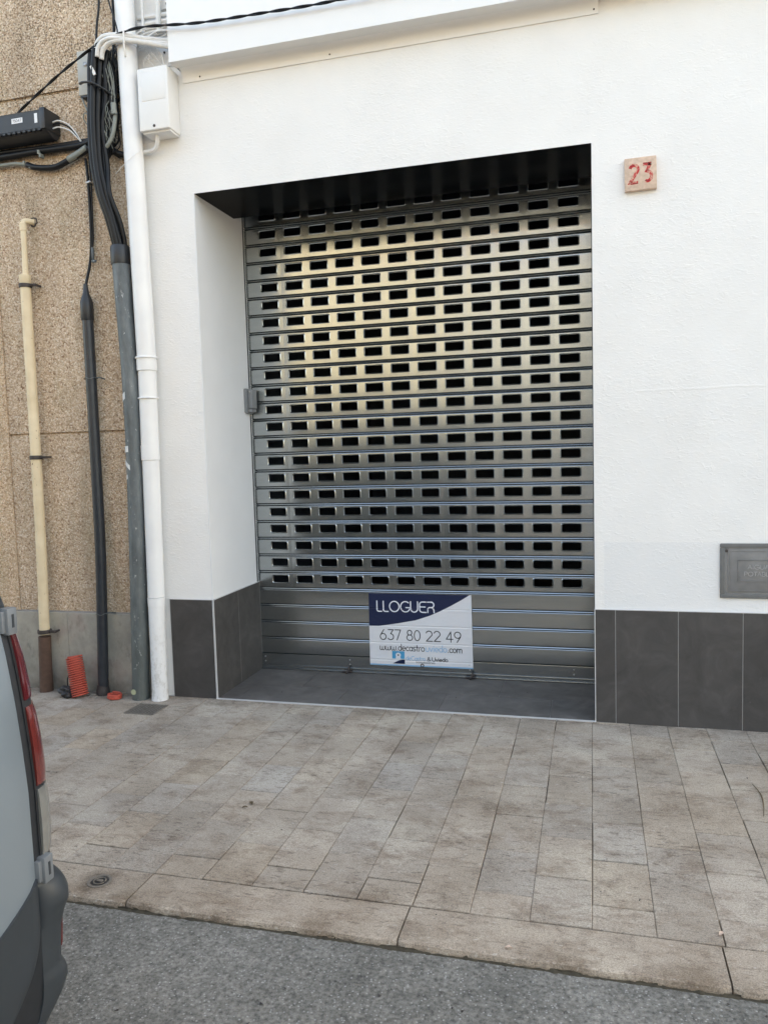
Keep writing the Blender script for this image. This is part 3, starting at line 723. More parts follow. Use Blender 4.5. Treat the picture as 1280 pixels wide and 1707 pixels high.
# ============================================================ STROKE LETTERING
def arc(cx, cy, rx, ry, a0, a1, n=14): return [(cx+rx*math.cos(R(a0+(a1-a0)*i/n)), cy+ry*math.sin(R(a0+(a1-a0)*i/n))) for i in range(n+1)]
G = {   # strokes in a unit-high cell: (advance, [polylines])
 'L': (.60, [[(.08, 1), (.08, .2)]+arc(.26, .18, .18, .18, 180, 270, 6)+[(.52, 0)]]),
 'O': (1.02, [arc(.50, .5, .44, .5, 0, 360, 28)]),
 'G': (.90, [arc(.50, .5, .44, .5, 50, 330, 24)+[(.90, .42), (.55, .42)]]),
 'U': (.82, [[(.08, 1), (.08, .36)]+arc(.40, .36, .32, .36, 180, 360, 12)+[(.72, 1)]]),
 'E': (.72, [[(.66, 1)]+arc(.34, .74, .26, .26, 90, 180, 6)+arc(.34, .26, .26, .26, 180, 270, 6)+[(.66, 0)], [(.08, .52), (.58, .52)]]),
 'R': (.78, [[(.10, 0), (.10, .30)]+arc(.28, .30, .18, .18, 180, 90, 5)+[(.44, .48)], [(.08, 1), (.42, 1)]+arc(.42, .74, .24, .26, 90, -90, 8)+[(.22, .48)], [(.44, .48)]+[(.60, .36), (.66, .2), (.66, 0)]]),
 '0': (.80, [arc(.38, .5, .30, .5, 0, 360, 26)]),
 '2': (.76, [arc(.36, .70, .29, .30, 160, -20, 10)+[(.08, 0), (.68, 0)]]),
 '3': (.72, [[(.10, 1), (.62, 1), (.34, .60)]+arc(.34, .30, .30, .30, 80, -150, 14)]),
 '4': (.80, [[(.52, 0), (.52, 1), (.08, .28), (.70, .28)]]),
 '6': (.80, [[(.46, 1), (.12, .46)]+arc(.38, .30, .30, .30, 145, 505, 26)]),
 '7': (.72, [[(.06, 1), (.64, 1), (.26, 0)]]),
 '8': (.76, [arc(.36, .76, .23, .24, 0, 360, 20), arc(.36, .27, .30, .27, 0, 360, 22)]),
 '9': (.80, [[(.30, 0), (.62, .50)]+arc(.36, .70, .30, .30, -35, 325, 26)]),
 ' ': (.42, []),
 'w': (.98, [[(.06, .6), (.06, .2)]+arc(.26, .2, .20, .2, 180, 360, 8)+[(.46, .5)], [(.46, .2)]+arc(.66, .2, .20, .2, 180, 360, 8)+[(.86, .6)]]),
 '.': (.26, [[(.11, 0), (.11, .05)]]),
 'd': (.68, [arc(.32, .3, .26, .3, 0, 360, 20), [(.58, 1), (.58, 0)]]),
 'e': (.66, [[(.08, .30), (.58, .30)]+arc(.32, .3, .26, .3, 0, 310, 18)]),
 'c': (.58, [arc(.34, .3, .27, .3, 50, 310, 16)]),
 'a': (.68, [arc(.32, .3, .26, .3, 0, 360, 20), [(.58, .6), (.58, 0)]]),
 's': (.52, [[(.42, .6), (.2, .6)]+arc(.20, .455, .13, .145, 90, 270, 6)+arc(.28, .155, .14, .155, 90, -90, 6)+[(.06, 0)]]),
 't': (.44, [[(.18, .9), (.18, .15)]+arc(.30, .14, .12, .14, 180, 270, 4), [(.04, .6), (.38, .6)]]),
 'r': (.42, [[(.08, 0), (.08, .4)]+arc(.28, .38, .20, .22, 180, 90, 5)+[(.38, .6)]]),
 'o': (.68, [arc(.32, .3, .27, .3, 0, 360, 20)]),
 'u': (.66, [[(.08, .6), (.08, .26)]+arc(.32, .26, .24, .26, 180, 360, 10)+[(.56, .6)]]),
 'v': (.60, [[(.05, .6), (.28, 0), (.52, .6)]]),
 'i': (.24, [[(.10, 0), (.10, .6)], [(.10, .80), (.10, .86)]]),
 'm': (1.0, [[(.08, 0), (.08, .6)], arc(.28, .36, .20, .24, 180, 0, 8)+[(.48, 0)], arc(.68, .36, .20, .24, 180, 0, 8)+[(.88, 0)]]),
 'l': (.22, [[(.10, 0), (.10, 1)]]),
 'b': (.68, [arc(.34, .3, .26, .3, 0, 360, 20), [(.08, 1), (.08, 0)]]),
 'à': (.68, [arc(.32, .3, .26, .3, 0, 360, 20), [(.58, .6), (.58, 0)], [(.2, .9), (.36, .76)]]),
 'I': (.24, [[(.10, 0), (.10, 1)]]),
 'C': (.86, [arc(.50, .5, .42, .5, 50, 310, 20)]),
 '&': (.86, [[(.78, 0), (.22, .68)]+arc(.38, .80, .18, .20, 200, -20, 10)+[(.16, .42)]+arc(.34, .25, .26, .25, 140, 330, 10)+[(.76, .42)]]),
 '1': (.5, [[(.1, .75), (.3, 1), (.3, 0)]]), '5': (.72, [[(.6, 1), (.16, 1), (.12, .56)]+arc(.34, .31, .28, .31, 110, -150, 12)]),
 'A': (.8, [[(.05, 0), (.38, 1), (.71, 0)], [(.17, .34), (.59, .34)]]), 'P': (.72, [[(.1, 0), (.1, 1), (.4, 1)]+arc(.4, .74, .24, .26, 90, -90, 8)+[(.1, .48)]]),
 'T': (.7, [[(.03, 1), (.65, 1)], [(.34, 1), (.34, 0)]]), 'B': (.72, [[(.1, 0), (.1, 1), (.36, 1)]+arc(.36, .76, .22, .24, 90, -90, 7)+[(.1, .52), (.38, .52)]+arc(.38, .26, .25, .26, 90, -90, 7)+[(.1, 0)]]),
}
def text_strokes(s, u0, v0, hgt, width=None, sx=1.0):
    """polylines in plane coordinates (u right, v up)"""
    adv = sum(G[c][0] for c in s); k = (width/adv/hgt) if width else sx
    out_ = []; u = u0
    for c in s:
        a, pl = G[c]
        for p in pl: out_.append([(u+x*hgt*k, v0+y*hgt) for x, y in p])
        u += a*hgt*k
    return out_
def ribbon(bm, pl, wd, fn, caps=True):
    """flat stroke of width wd along polyline; fn maps (u,v) to a point on the surface"""
    n = len(pl); closed = (Vector(pl[0])-Vector(pl[-1])).length < 1e-6 and n > 3
    P = [Vector(p) for p in pl]
    # subdivide long runs so the strokes follow the sheet
    Q = [P[0]]
    for a, c in zip(P, P[1:]):
        m = max(1, int((c-a).length/.006)); Q += [a.lerp(c, (i+1)/m) for i in range(m)]
    n = len(Q); prev = None; first = None
    for i, p in enumerate(Q):
        d1 = (Q[i]-Q[i-1]) if i > 0 else ((Q[0]-Q[-2]) if closed else Q[1]-Q[0])
        d2 = (Q[i+1]-Q[i]) if i < n-1 else ((Q[1]-Q[0]) if closed else Q[-1]-Q[-2])
        d1.normalize(); d2.normalize(); n1 = Vector((-d1.y, d1.x)); n2 = Vector((-d2.y, d2.x)); m = (n1+n2)
        m = m.normalized() if m.length > 1e-4 else n1
        sc = min(1.6, 1/max(.3, m.dot(n1)))
        a, c = p+m*wd/2*sc, p-m*wd/2*sc
        q = (bm.verts.new(fn(a.x, a.y)), bm.verts.new(fn(c.x, c.y)))
        if prev: bm.faces.new((prev[0], prev[1], q[1], q[0]))
        prev = q; first = first or q
    if caps and not closed:
        for e, dr in ((Q[0], (Q[0]-Q[1]).normalized()), (Q[-1], (Q[-1]-Q[-2]).normalized())):
            nn = Vector((-dr.y, dr.x)); vs2 = []
            for k in range(7):
                t = math.pi*k/6; pp = e+nn*math.cos(t)*wd/2+dr*math.sin(t)*wd/2; vs2.append(bm.verts.new(fn(pp.x, pp.y)))
            bm.faces.new(vs2)

# ============================================================ POSTER ON THE SHUTTER
PX0, PX1, PZ0, PZ1 = .7610, 1.4190, .0620, .5270
ps = thing('rental_poster', 'white and navy rental poster stuck to the bottom of the shutter', 'poster', (1.09, D, .06))
def psurf(off):
    def f(u, v):
        """u,v in 0..1 from the bottom left; the sheet sags a little into the slat joints"""
        x = PX0+(PX1-PX0)*u+.004*(1-v)*(2*u-1)*.8; z = PZ0+(PZ1-PZ0)*v-.0045*(1-u)*(1-v)*0+.004*u*(v-.5)*0
        y = D-.0082
        for k in range(0, 6):
            zj = HZ0-PZ*k-.0525-.0145; d = z-zj
            if abs(d) < .03: y += -.0012*math.exp(-(d/.010)**2)+.0030*math.exp(-(d/.0042)**2)
        y += .0010*pnoise(Vector((x*9, z*22, 2)))+.0006*pnoise(Vector((x*30, z*60, 5)))
        return (x, y-off, z)
    return f
fn0 = psurf(0)
b = bm_(); nu, nv = 40, 160
grid = [[b.verts.new(fn0(i/nu, j/nv)) for i in range(nu+1)] for j in range(nv+1)]
for j in range(nv):
    for i in range(nu): b.faces.new((grid[j][i], grid[j][i+1], grid[j+1][i+1], grid[j+1][i]))
sheet = sub('sheet', b, MT['paper'], ps, ang=180)
# navy field with a sweeping lower edge
def navy_v(u):   # distance from the top
    P = [(0, .455), (.1, .452), (.2, .43), (.3, .405), (.46, .36), (.6, .292), (.7, .228), (.8, .155), (.9, .075), (.985, 0)]
    for (a, c), (d, e) in zip(P, P[1:]):
        if a <= u <= d:
            t = (u-a)/(d-a); return c+(e-c)*t
    return 0
def strip_mesh(f_top, f_bot, u0, u1, off, nu=80, nv=60):
    b = bm_(); fn = psurf(off); rows = []
    for i in range(nu+1):
        u = u0+(u1-u0)*i/nu; a, c = f_top(u), f_bot(u)
        rows.append([b.verts.new(fn(u, a+(c-a)*j/nv)) for j in range(nv+1)])
    for p, q in zip(rows, rows[1:]):
        for j in range(nv): b.faces.new((p[j], p[j+1], q[j+1], q[j]))
    return b
sub('navy_field', strip_mesh(lambda u: 1-navy_v(u), lambda u: 1.0, 0, .984, .0004), MT['navy'], ps, ang=180)
sub('blue_edge', strip_mesh(lambda u: 0, lambda u: .018, 0, 1, .0004, 40, 4), MT['sky_'], ps, ang=180)
ASP = (PZ1-PZ0)/(PX1-PX0)
def poster_text(s, u0, u1, vb, h, wd, m, off=.0008, name='lettering'):
    b = bm_(); fn = psurf(off); hw = PZ1-PZ0
    f2 = lambda u, v: fn(u*1.0/(PX1-PX0), v/hw)
    for pl in text_strokes(s, u0*(PX1-PX0), vb*hw, h*hw, (u1-u0)*(PX1-PX0)): ribbon(b, pl, wd, f2)
    return sub(name, b, m, ps, ang=180)
poster_text('LLOGUER', .073, .655, .752, .142, .0074, MT['pink'])
poster_text('637', .100, .318, .360, .140, .0058, MT['ink'])
poster_text('80', .365, .512, .360, .140, .0058, MT['ink'])
poster_text('22', .552, .705, .358, .140, .0058, MT['ink'])
poster_text('49', .745, .905, .356, .140, .0058, MT['ink'])
poster_text('www.decastro', .100, .545, .215, .088, .0046, MT['ink'])
poster_text('uviedo', .548, .760, .214, .088, .0044, MT['sky_'])
poster_text('.com', .762, .905, .213, .088, .0050, MT['ink'])
poster_text('deCastro', .355, .548, .085, .056, .0034, MT['sky_'])
poster_text('&', .562, .600, .083, .052, .0034, MT['ink'])
poster_text('Uviedo', .610, .765, .083, .052, .0040, MT['ink'])
poster_text('Immobiliàries', .455, .640, .048, .026, .0017, MT['ink'])
# logo: blue square, white keyhole house, navy hill
sub('logo_square', strip_mesh(lambda u: .100, lambda u: .205, .222, .344, .0004, 10, 12), MT['cyan'], ps, ang=180)
b = bm_(); fn = psurf(.0007); cu, cv = .282, .150
pl = [(cu+.026*math.cos(R(a)), cv+.034*math.sin(R(a))) for a in range(-40, 221, 12)]+[(cu-.026, cv-.050), (cu+.026, cv-.050)]
b.faces.new([b.verts.new(fn(*p)) for p in pl]); sub('logo_house', b, MT['paper'], ps, ang=180)
b = bm_(); fn = psurf(.0010); b.faces.new([b.verts.new(fn(cu+.008*math.cos(R(a)), cv+.012*math.sin(R(a)))) for a in range(0, 360, 24)]); sub('logo_dot', b, MT['ink'], ps, ang=180)
sub('logo_hill', strip_mesh(lambda u: .030, lambda u: .030+.062*max(0.02, math.sin(min(1, (u-.228)/.118)*1.65)), .228, .346, .0009, 16, 6), MT['navy'], ps, ang=180)

# label text on the splice closure
b = bm_()
for pl in text_strokes('75047', -1.056, 3.373, .0140, .062): ribbon(b, pl, .0022, lambda u, v: (u, -.1378, v), False)
o = obj('lettering', b, MT['ink'], lb)

# ============================================================ HOUSE NUMBER
hn = thing('house_number', 'sand coloured stone plaque with red engraved 23 on the white wall', 'house number', (2.38, 0, 2.72))
b = bm_(); box(b, -.073, .073, -.026, -.0005, -.076, .077, .004, 2)
for v in b.verts:
    v.co.x += .0022*pnoise(v.co*40); v.co.z += .0025*pnoise(v.co*37+Vector((3, 1, 2)))
pl_ = obj('plaque', b, MT['stone'], hn, smooth=True, ang=40)
b = bm_()
def num_pt(off): return lambda u, v: (u, -.026-off, v)
two = [arc(-.030, .022, .0185, .0195, 165, -25, 12)+[(-.050, -.040), (-.012, -.040)]]
three = [[(.012, .041), (.050, .041)], [(.044, .041), (.028, .008)]+arc(.030, -.016, .0195, .023, 85, -120, 12)]
for pl in two+three: ribbon(b, pl, .0150, num_pt(.0006), False)
obj('digits', b, MT['engr'], hn)
b = bm_()
drk = simple('dark_red_groove_shade', sr(96, 44, 44), .8); b.free()
for pl in ([[(-.048, .027), (-.040, .040), (-.026, .043)], [(-.045, -.0445), (-.012, -.0445)], [(.012, .0455), (.050, .0455)], [(.018, -.034), (.030, -.040), (.042, -.036)]]):
    b = bm_(); ribbon(b, pl, .0028, num_pt(.0011), False); obj('groove_shade', b, drk, hn)  # dark lines paint the shade of cut grooves onto flat digits
hn.rotation_euler = (0, R(-1.2), 0)

# ============================================================ UTILITY HATCH
uh = thing('utility_hatch', 'grey metal water meter hatch set low in the white wall', 'hatch', (2.915, 0, .66))
def frame(bm, x0, x1, z0, z1, wd, ya, yb, bev=.002):
    box(bm, x0, x1, ya, yb, z0, z0+wd, bev); box(bm, x0, x1, ya, yb, z1-wd, z1, bev)
    box(bm, x0, x0+wd, ya, yb, z0+wd, z1-wd, bev); box(bm, x1-wd, x1, ya, yb, z0+wd, z1-wd, bev)
b = bm_(); frame(b, 2.745, 3.092, .661, .931, .021, -.010, .001, .004); sub('cement_rim', b, MT['hatchfr'], uh)
b = bm_(); frame(b, 2.765, 3.072, .681, .911, .006, -.007, .001, .001); sub('frame', b, MT['hatch'], uh)
b = bm_(); box(b, 2.778, 3.064, -.006, .0005, .689, .905, .0015); box(b, 2.7665, 2.7755, -.003, .0005, .688, .905, .001); sub('door', b, MT['hatch'], uh)
b = bm_(); frame(b, 2.825, 3.010, .745, .852, .004, -.0095, -.0055, .0012); frame(b, 2.787, 3.056, .698, .896, .003, -.0085, -.0055, .001); sub('raised_panel', b, MT['hatch'], uh)
b = bm_(); box(b, 2.768, 2.780, -.0085, -.003, .888, .902, .001); sub('latch', b, MT['iron'], uh)
b = bm_()
for s_, u0, z_, wd_ in (('AIGUA', 2.868, .806, .098), ('POTABLE', 2.852, .772, .130)):
    for pl in text_strokes(s_, u0, z_, .020, wd_): ribbon(b, pl, .0028, lambda u, v: (u, -.0085, v), False)
geo = bmesh.ops.extrude_face_region(b, geom=b.faces[:]); bmesh.ops.translate(b, verts=[v for v in geo['geom'] if isinstance(v, bmesh.types.BMVert)], vec=(0, .003, 0)); bmesh.ops.recalc_face_normals(b, faces=b.faces[:])
sub('lettering', b, simple('worn_raised_metal', sr(165, 165, 165), .5, .3), uh)

# ============================================================ CABLES
def cable(name, pts, r, m, label, group=None, seg=10, n=6, cat='cable', parent=None):
    b = bm_(); tube(b, pts, r, seg, n); o = obj(name, b, m, parent, smooth=True)
    if parent is None: tag(o, label, cat, group)
    return o
GB = 'black cables bundled beside the drainpipe'
LB = 'thick black cable in the bundle dropping into the grey galvanised pipe'
base_path = [(-.492, 3.69), (-.505, 3.60), (-.520, 3.45), (-.532, 3.28), (-.528, 3.08), (-.500, 2.92), (-.468, 2.78), (-.446, 2.66), (-.438, 2.58)]
for i, (ox, oy, r, wob) in enumerate(((-.024, .0, .0165, .006), (.004, -.012, .0175, .004), (.026, .004, .0150, .008), (.000, .026, .0160, .010), (.030, .030, .0140, .012), (.054, .022, .0130, .020))):
    pts = []
    for k, (x, z) in enumerate(base_path):
        f = 1.25-.085*k if k < 8 else .58
        pts.append((x+ox*f+wob*pnoise(Vector((i*3.1, k*.9, 0))), -.125+oy*f+(.045*max(0, k-5)/3)+wob*pnoise(Vector((k*.9, i*2.3, 4))), z))
    cable('black_cable', pts, r, MT['cable'], LB, GB)
for i, (pts, r) in enumerate((
    ([(-.475, -.10, 3.70), (-.455, -.09, 3.60), (-.440, -.085, 3.48), (-.438, -.08, 3.36), (-.455, -.07, 3.25), (-.50, -.06, 3.20)], .015),
    ([(-.46, -.09, 3.69), (-.43, -.07, 3.58), (-.42, -.07, 3.42), (-.43, -.07, 3.30), (-.47, -.06, 3.18), (-.52, -.05, 3.12)], .013),
    ([(-.50, -.06, 3.72), (-.475, -.05, 3.5), (-.48, -.05, 3.3), (-.51, -.06, 3.15), (-.515, -.09, 3.0)], .014))):
    cable('black_cable', pts, r, MT['cable'], 'black cable looping down behind the bundle against the wall', 'black cables behind the bundle')
b = bm_()
for z in (3.505, 3.02): tube(b, [(-.60, -.13, z+.02), (-.56, -.155, z+.012), (-.50, -.168, z-.005), (-.45, -.13, z-.03), (-.43, -.09, z-.05)], .006, 8, 5, flat=1.6) if z > 3.1 else None
tag(obj('cable_strap', b, MT['blackp'], smooth=True), 'black strap tying the cable bundle next to the grey wall box', 'strap')
b = bm_(); box(b, -.505, -.490, -.155, -.148, 3.545, 3.60, .001)
b.verts.ensure_lookup_table()
bmesh.ops.rotate(b, verts=b.verts[:], cent=(-.497, -.15, 3.57), matrix=Matrix.Rotation(R(-22), 3, 'Y'))
tag(obj('cable_tag', b, MT['whitecable']), 'small white paper tag stuck on a black cable of the bundle', 'tag')

# cables running along the tan wall
cable('wall_cable', [(-4, -.036, 3.28), (-2.5, -.036, 3.25), (-1.6, -.034, 3.245), (-1.24, -.034, 3.237), (-.99, -.036, 3.238), (-.70, -.036, 3.236), (-.60, -.045, 3.245), (-.54, -.05, 3.22), (-.43, -.03, 3.15)], .019, MT['cable'], 'thick black cable running level under the splice closure')
cable('wall_cable', [(-4, -.03, 3.275), (-1.8, -.028, 3.262), (-1.24, -.022, 3.268), (-.95, -.022, 3.262), (-.66, -.026, 3.262), (-.55, -.04, 3.27)], .013, MT['cable'], 'thinner black cable running level just above the thick one')
cable('wall_cable', [(-4, -.03, 3.22), (-2, -.03, 3.20), (-1.24, -.03, 3.193), (-1.12, -.03, 3.188), (-1.02, -.03, 3.162)], .0105, MT['greycable'], 'grey cable along the tan wall left of the black sagging cable')
cable('wall_cable', [(-1.06, -.03, 3.175), (-.99, -.032, 3.150), (-.87, -.032, 3.138), (-.79, -.034, 3.158), (-.70, -.036, 3.185), (-.60, -.05, 3.21), (-.53, -.06, 3.20), (-.44, -.04, 3.16), (-.36, -.03, 3.13)], .017, MT['cable'], 'black cable sagging below the splice closure into the bundle')
cable('cable_sleeve', [(-.770, -.038, 3.166), (-.70, -.040, 3.190), (-.635, -.048, 3.212)], .0195, MT['greycable'], 'grey plastic sleeve on the sagging black cable beside the bundle', cat='sleeve')
for i, (x, z) in enumerate(((-.955, 3.225), (-.945, 3.205), (-1.075, 3.185), (-1.035, 3.160))):
    b = bm_(); box(b, x-.006, x+.006, -.064 if i < 2 else -.044, -.030, z-.012, z+.012, .003); tag(obj('cable_clip', b, MT['greycable']), 'small pale cable clip on the cables under the splice closure', 'clip', 'cable clips under the closure')
cable('thin_cable', [(-.668, -.022, 3.165), (-.660, -.022, 3.05), (-.658, -.022, 2.86), (-.662, -.022, 2.70), (-.676, -.026, 2.57), (-.694, -.045, 2.46), (-.697, -.05, 2.40)], .0085, MT['cable'], 'thin black cable hanging down into the slim black pipe, left strand')
cable('thin_cable', [(-.648, -.018, 3.17), (-.644, -.018, 3.00), (-.648, -.018, 2.85), (-.652, -.018, 2.70), (-.672, -.026, 2.60), (-.690, -.045, 2.47), (-.696, -.05, 2.41)], .0055, MT['cable'], 'thinner black cable hanging down into the slim black pipe, right strand')
b = bm_(); lathe(b, [(.004, 2.585), (.008, 2.59), (.008, 2.655), (.004, 2.66)], (-.648, -.034, 0), 10); box(b, -.655, -.628, -.042, -.028, 2.572, 2.586, .002); tag(obj('wire_tensioner', b, MT['pole'], smooth=True, ang=40), 'small metal wire tensioner on the thin black cables', 'tensioner')
b = bm_(); box(b, -.668, -.632, -.036, -.006, 3.022, 3.032, .002); lathe(b, [(.006, -.036), (.006, -.042), (.003, -.043)], (-.640, 0, 3.027), 8, 'y'); tag(obj('cable_clip', b, MT['screw']), 'tiny shiny clip holding the thin cables to the wall below the bundle', 'clip')
for i, (dz, dx, m) in enumerate(((0, 0, 'whitecable'), (-.014, .004, 'cable'), (-.036, -.004, 'whitecable'))):
    cable('closure_lead', [(-.842+dx, -.07, 3.372+dz), (-.80, -.065, 3.378+dz), (-.745, -.055, 3.352+dz*.8), (-.705, -.05, 3.305+dz*.5), (-.672, -.045, 3.250)], .0042, MT[m], 'thin lead curving from the end of the splice closure to the cables', 'leads from the splice closure')
# white painted cables crossing in front of the drainpipe
for i, (pts, r) in enumerate((
    ([(-.490, -.135, 3.655), (-.478, -.14, 3.705), (-.44, -.145, 3.738), (-.385, -.148, 3.742), (-.30, -.145, 3.728), (-.18, -.11, 3.708), (-.050, -.06, 3.700)], .0125),
    ([(-.452, -.135, 3.630), (-.436, -.142, 3.672), (-.395, -.148, 3.700), (-.33, -.148, 3.705), (-.22, -.13, 3.690), (-.12, -.10, 3.672), (-.050, -.08, 3.660)], .0135),
    ([(-.470, -.150, 3.640), (-.452, -.158, 3.688), (-.410, -.160, 3.715), (-.34, -.155, 3.716), (-.20, -.12, 3.690), (-.050, -.08, 3.678)], .0110))):
    cable('white_cable', pts, r, MT['whitecable'], 'white painted cable bending over the drainpipe to the fascia', 'white cables crossing the drainpipe')
b = bm_(); tube(b, [(-.285, -.168, 3.735), (-.283, -.172, 3.70), (-.288, -.166, 3.655), (-.292, -.150, 3.61)], .0050, 8, 4); tag(obj('cable_tie', b, MT['whitecable'], smooth=True), 'white cable tie hanging from the white cables on the drainpipe', 'cable tie')
for i, (pts, r) in enumerate((
    ([(-.28, -.03, 3.870), (-.06, -.03, 3.862)], .0125), ([(-.28, -.028, 3.832), (-.06, -.028, 3.830)], .0135))):
    cable('white_conduit', pts, r, MT['whitecable'], 'white painted conduit running level from drainpipe to fascia', 'white conduits beside the fascia', cat='conduit')
cable('white_conduit', [(-.236, -.045, 5.5), (-.236, -.045, 4.2), (-.238, -.045, 3.80), (-.240, -.04, 3.76)], .0085, MT['whitecable'], 'thin upright white conduit next to the drainpipe', cat='conduit')
cable('white_conduit', [(-.134, -.045, 5.5), (-.134, -.045, 4.2), (-.142, -.045, 3.82), (-.144, -.04, 3.77)], .0150, MT['whitecable'], 'thick upright white conduit next to the fascia', cat='conduit')
b = bm_(); box(b, -.185, -.060, -.016, -.001, 3.60, 3.715, .002); tag(obj('bracket_plate', b, MT['whitecable']), 'white bracket plate above the junction box', 'bracket')
b = bm_(); lathe(b, [(.006, -.016), (.006, -.020), (.002, -.021)], (-.130, 0, 3.672), 10, 'y'); tag(obj('screw', b, MT['iron']), 'dark screw in the white bracket plate', 'screw')
b = bm_(); box(b, -.150, -.060, -.020, -.001, 3.90, 3.96, .002); tag(obj('bracket_plate', b, MT['whitecable']), 'white bracket plate above the level conduits', 'bracket')
b = bm_(); lathe(b, [(.007, -.020), (.007, -.024), (.002, -.025)], (-.100, 0, 3.925), 10, 'y'); tag(obj('screw', b, MT['iron']), 'dark screw in the plate above the level conduits', 'screw')
rw = random.Random(11)
b = bm_()
for i in range(16):
    z0 = rw.uniform(3.735, 3.80); y = rw.uniform(-.06, -.02)
    tube(b, [(-.29, y, z0-.03+rw.uniform(-.02, .02)), (-.23, y-.01, z0-.02+rw.uniform(-.03, .02)), (-.15, y, z0+rw.uniform(-.015, .02)), (-.05, y, z0+rw.uniform(-.01, .02))], rw.uniform(.0022, .005), 6, 5)
for i in range(9):
    x = rw.uniform(-.29, -.20); z = rw.uniform(3.60, 3.70); 
    tube(b, [(x, -.05, z), (x+.03, -.07, z+.03), (x+.06, -.06, z+.02+rw.uniform(-.03, .02)), (x+.08, -.05, z-.02+rw.uniform(-.03, .03))], .0018, 5, 4)
tube(b, [(-.22, -.04, 3.70), (-.17, -.05, 3.69), (-.13, -.05, 3.64), (-.12, -.05, 3.56)], .004, 6, 6)
tag(obj('white_wire_tangle', b, MT['whitecable'], smooth=True), 'tangle of thin white painted wires between drainpipe and fascia', 'wires', kind='stuff')
b = bm_()
for i in range(12):
    x = rw.uniform(-.475, -.415); 
    tube(b, [(x-.02, -.09, 3.64), (x, -.10+rw.uniform(-.02, .02), 3.58), (x+rw.uniform(-.03, .03), -.10, 3.5), (x+rw.uniform(-.05, .03), -.09, 3.40+rw.uniform(-.05, .05))], .0024, 5, 5)
for i in range(14):
    x = rw.uniform(-.50, -.42); z = rw.uniform(3.22, 3.38)
    tube(b, [(x, -.09, z+.06), (x+rw.uniform(-.03, .03), -.11, z+.02), (x+rw.uniform(-.03, .03), -.10, z-.03), (x+rw.uniform(-.04, .04), -.08, z-.07)], .0022, 5, 5)
tag(obj('grey_wire_tangle', b, MT['greycable'], smooth=True), 'tangle of thin grey wires among the black bundle', 'wires', kind='stuff')
b = bm_()
for i in range(26):
    x = rw.uniform(-.47, -.405); z = rw.uniform(3.25, 3.64); y = rw.uniform(-.10, -.03)
    tube(b, [(x, y, z+.10), (x+rw.uniform(-.03, .02), y-.01, z+.04), (x+rw.uniform(-.04, .02), y, z-.02), (x+rw.uniform(-.05, .01), y+.01, z-.10), (x+rw.uniform(-.07, -.02), y, z-.15)], rw.uniform(.0025, .006), 6, 5)
tag(obj('black_wire_tangle', b, MT['cable'], smooth=True), 'tangle of thin black wires filling the gap between bundle and drainpipe', 'wires', kind='stuff')
b = bm_(); tube(b, [(-.65, -.05, 3.49), (-.62, -.06, 3.43), (-.60, -.07, 3.40), (-.57, -.08, 3.38)], .005, 7, 5); tube(b, [(-.58, -.07, 3.36), (-.63, -.06, 3.40), (-.645, -.05, 3.37), (-.62, -.05, 3.34), (-.57, -.08, 3.35)], .0035, 7, 5)
tag(obj('loose_wire', b, MT['greycable'], smooth=True), 'loose grey wire looping below the small grey wall box', 'wire')
cable('grey_cable', [(-.405, -.10, 3.36), (-.412, -.105, 3.29), (-.435, -.105, 3.22), (-.48, -.10, 3.175), (-.54, -.08, 3.155)], .0115, MT['greycable'], 'grey cable curving from the bundle behind the drainpipe')
b = bm_(); tube(b, [(-.408, -.112, 3.40), (-.405, -.112, 3.34)], .016, 8, 2); tag(obj('cable_joint', b, MT['greycable'], smooth=True, ang=50), 'pale cable joint at the left edge of the drainpipe', 'cable joint')
cable('white_cable', [(-.170, -.07, 3.225), (-.172, -.065, 3.19), (-.195, -.05, 3.155), (-.24, -.04, 3.145), (-.30, -.035, 3.15)], .0115, MT['whitecable'], 'white cable curling out of the junction box bottom')
cable('white_thread', [(-.27, -.09, 3.13), (-.28, -.13, 3.10), (-.34, -.135, 3.06), (-.42, -.10, 3.03), (-.46, -.04, 3.05)], .0016, MT['whitecable'], 'thin white thread sagging across the drainpipe', seg=5, cat='wire')
# twisted overhead cable
ctrl = catmull([(-1.062, -.12, 3.411), (-.90, -.125, 3.503), (-.734, -.13, 3.594), (-.56, -.14, 3.672), (-.465, -.15, 3.706), (-.330, -.155, 3.734), (-.165, -.16, 3.743), (.1545, -.16, 3.7115), (.496, -.16, 3.6997), (.9196, -.16, 3.692), (1.5, -.18, 3.70), (3.0, -.3, 3.76), (6, -.5, 3.95)], 24)
tw = thing('twisted_cable', 'black twisted pair cable running from the splice closure past the fascia', 'cable', (-.33, -.155, 3.734))
acc = [0]
for a, c in zip(ctrl, ctrl[1:]): acc.append(acc[-1]+(c-a).length)
for ph in (0, math.pi):
    b = bm_(); fine = []
    L_ = acc[-1]; N_ = int(L_/.012); j = 0
    for i in range(N_+1):
        s_ = L_*i/N_
        while j < len(acc)-2 and acc[j+1] < s_: j += 1
        t = (s_-acc[j])/(acc[j+1]-acc[j]); p = ctrl[j].lerp(ctrl[j+1], t)
        a = s_*2*math.pi/.24+ph; fine.append(p+Vector((0, math.cos(a)*.0040, math.sin(a)*.0040)))
    tube(b, fine, .0042, 8, raw=True); sub('strand', b, MT['cable'], tw)
cable('drop_cable', [(-.40, -.12, 5.5), (-.43, -.12, 4.4), (-.455, -.12, 3.97), (-.480, -.12, 3.82), (-.492, -.12, 3.70), (-.50, -.12, 3.62)], .0065, MT['cable'], 'thin black cable coming down from above into the bundle')
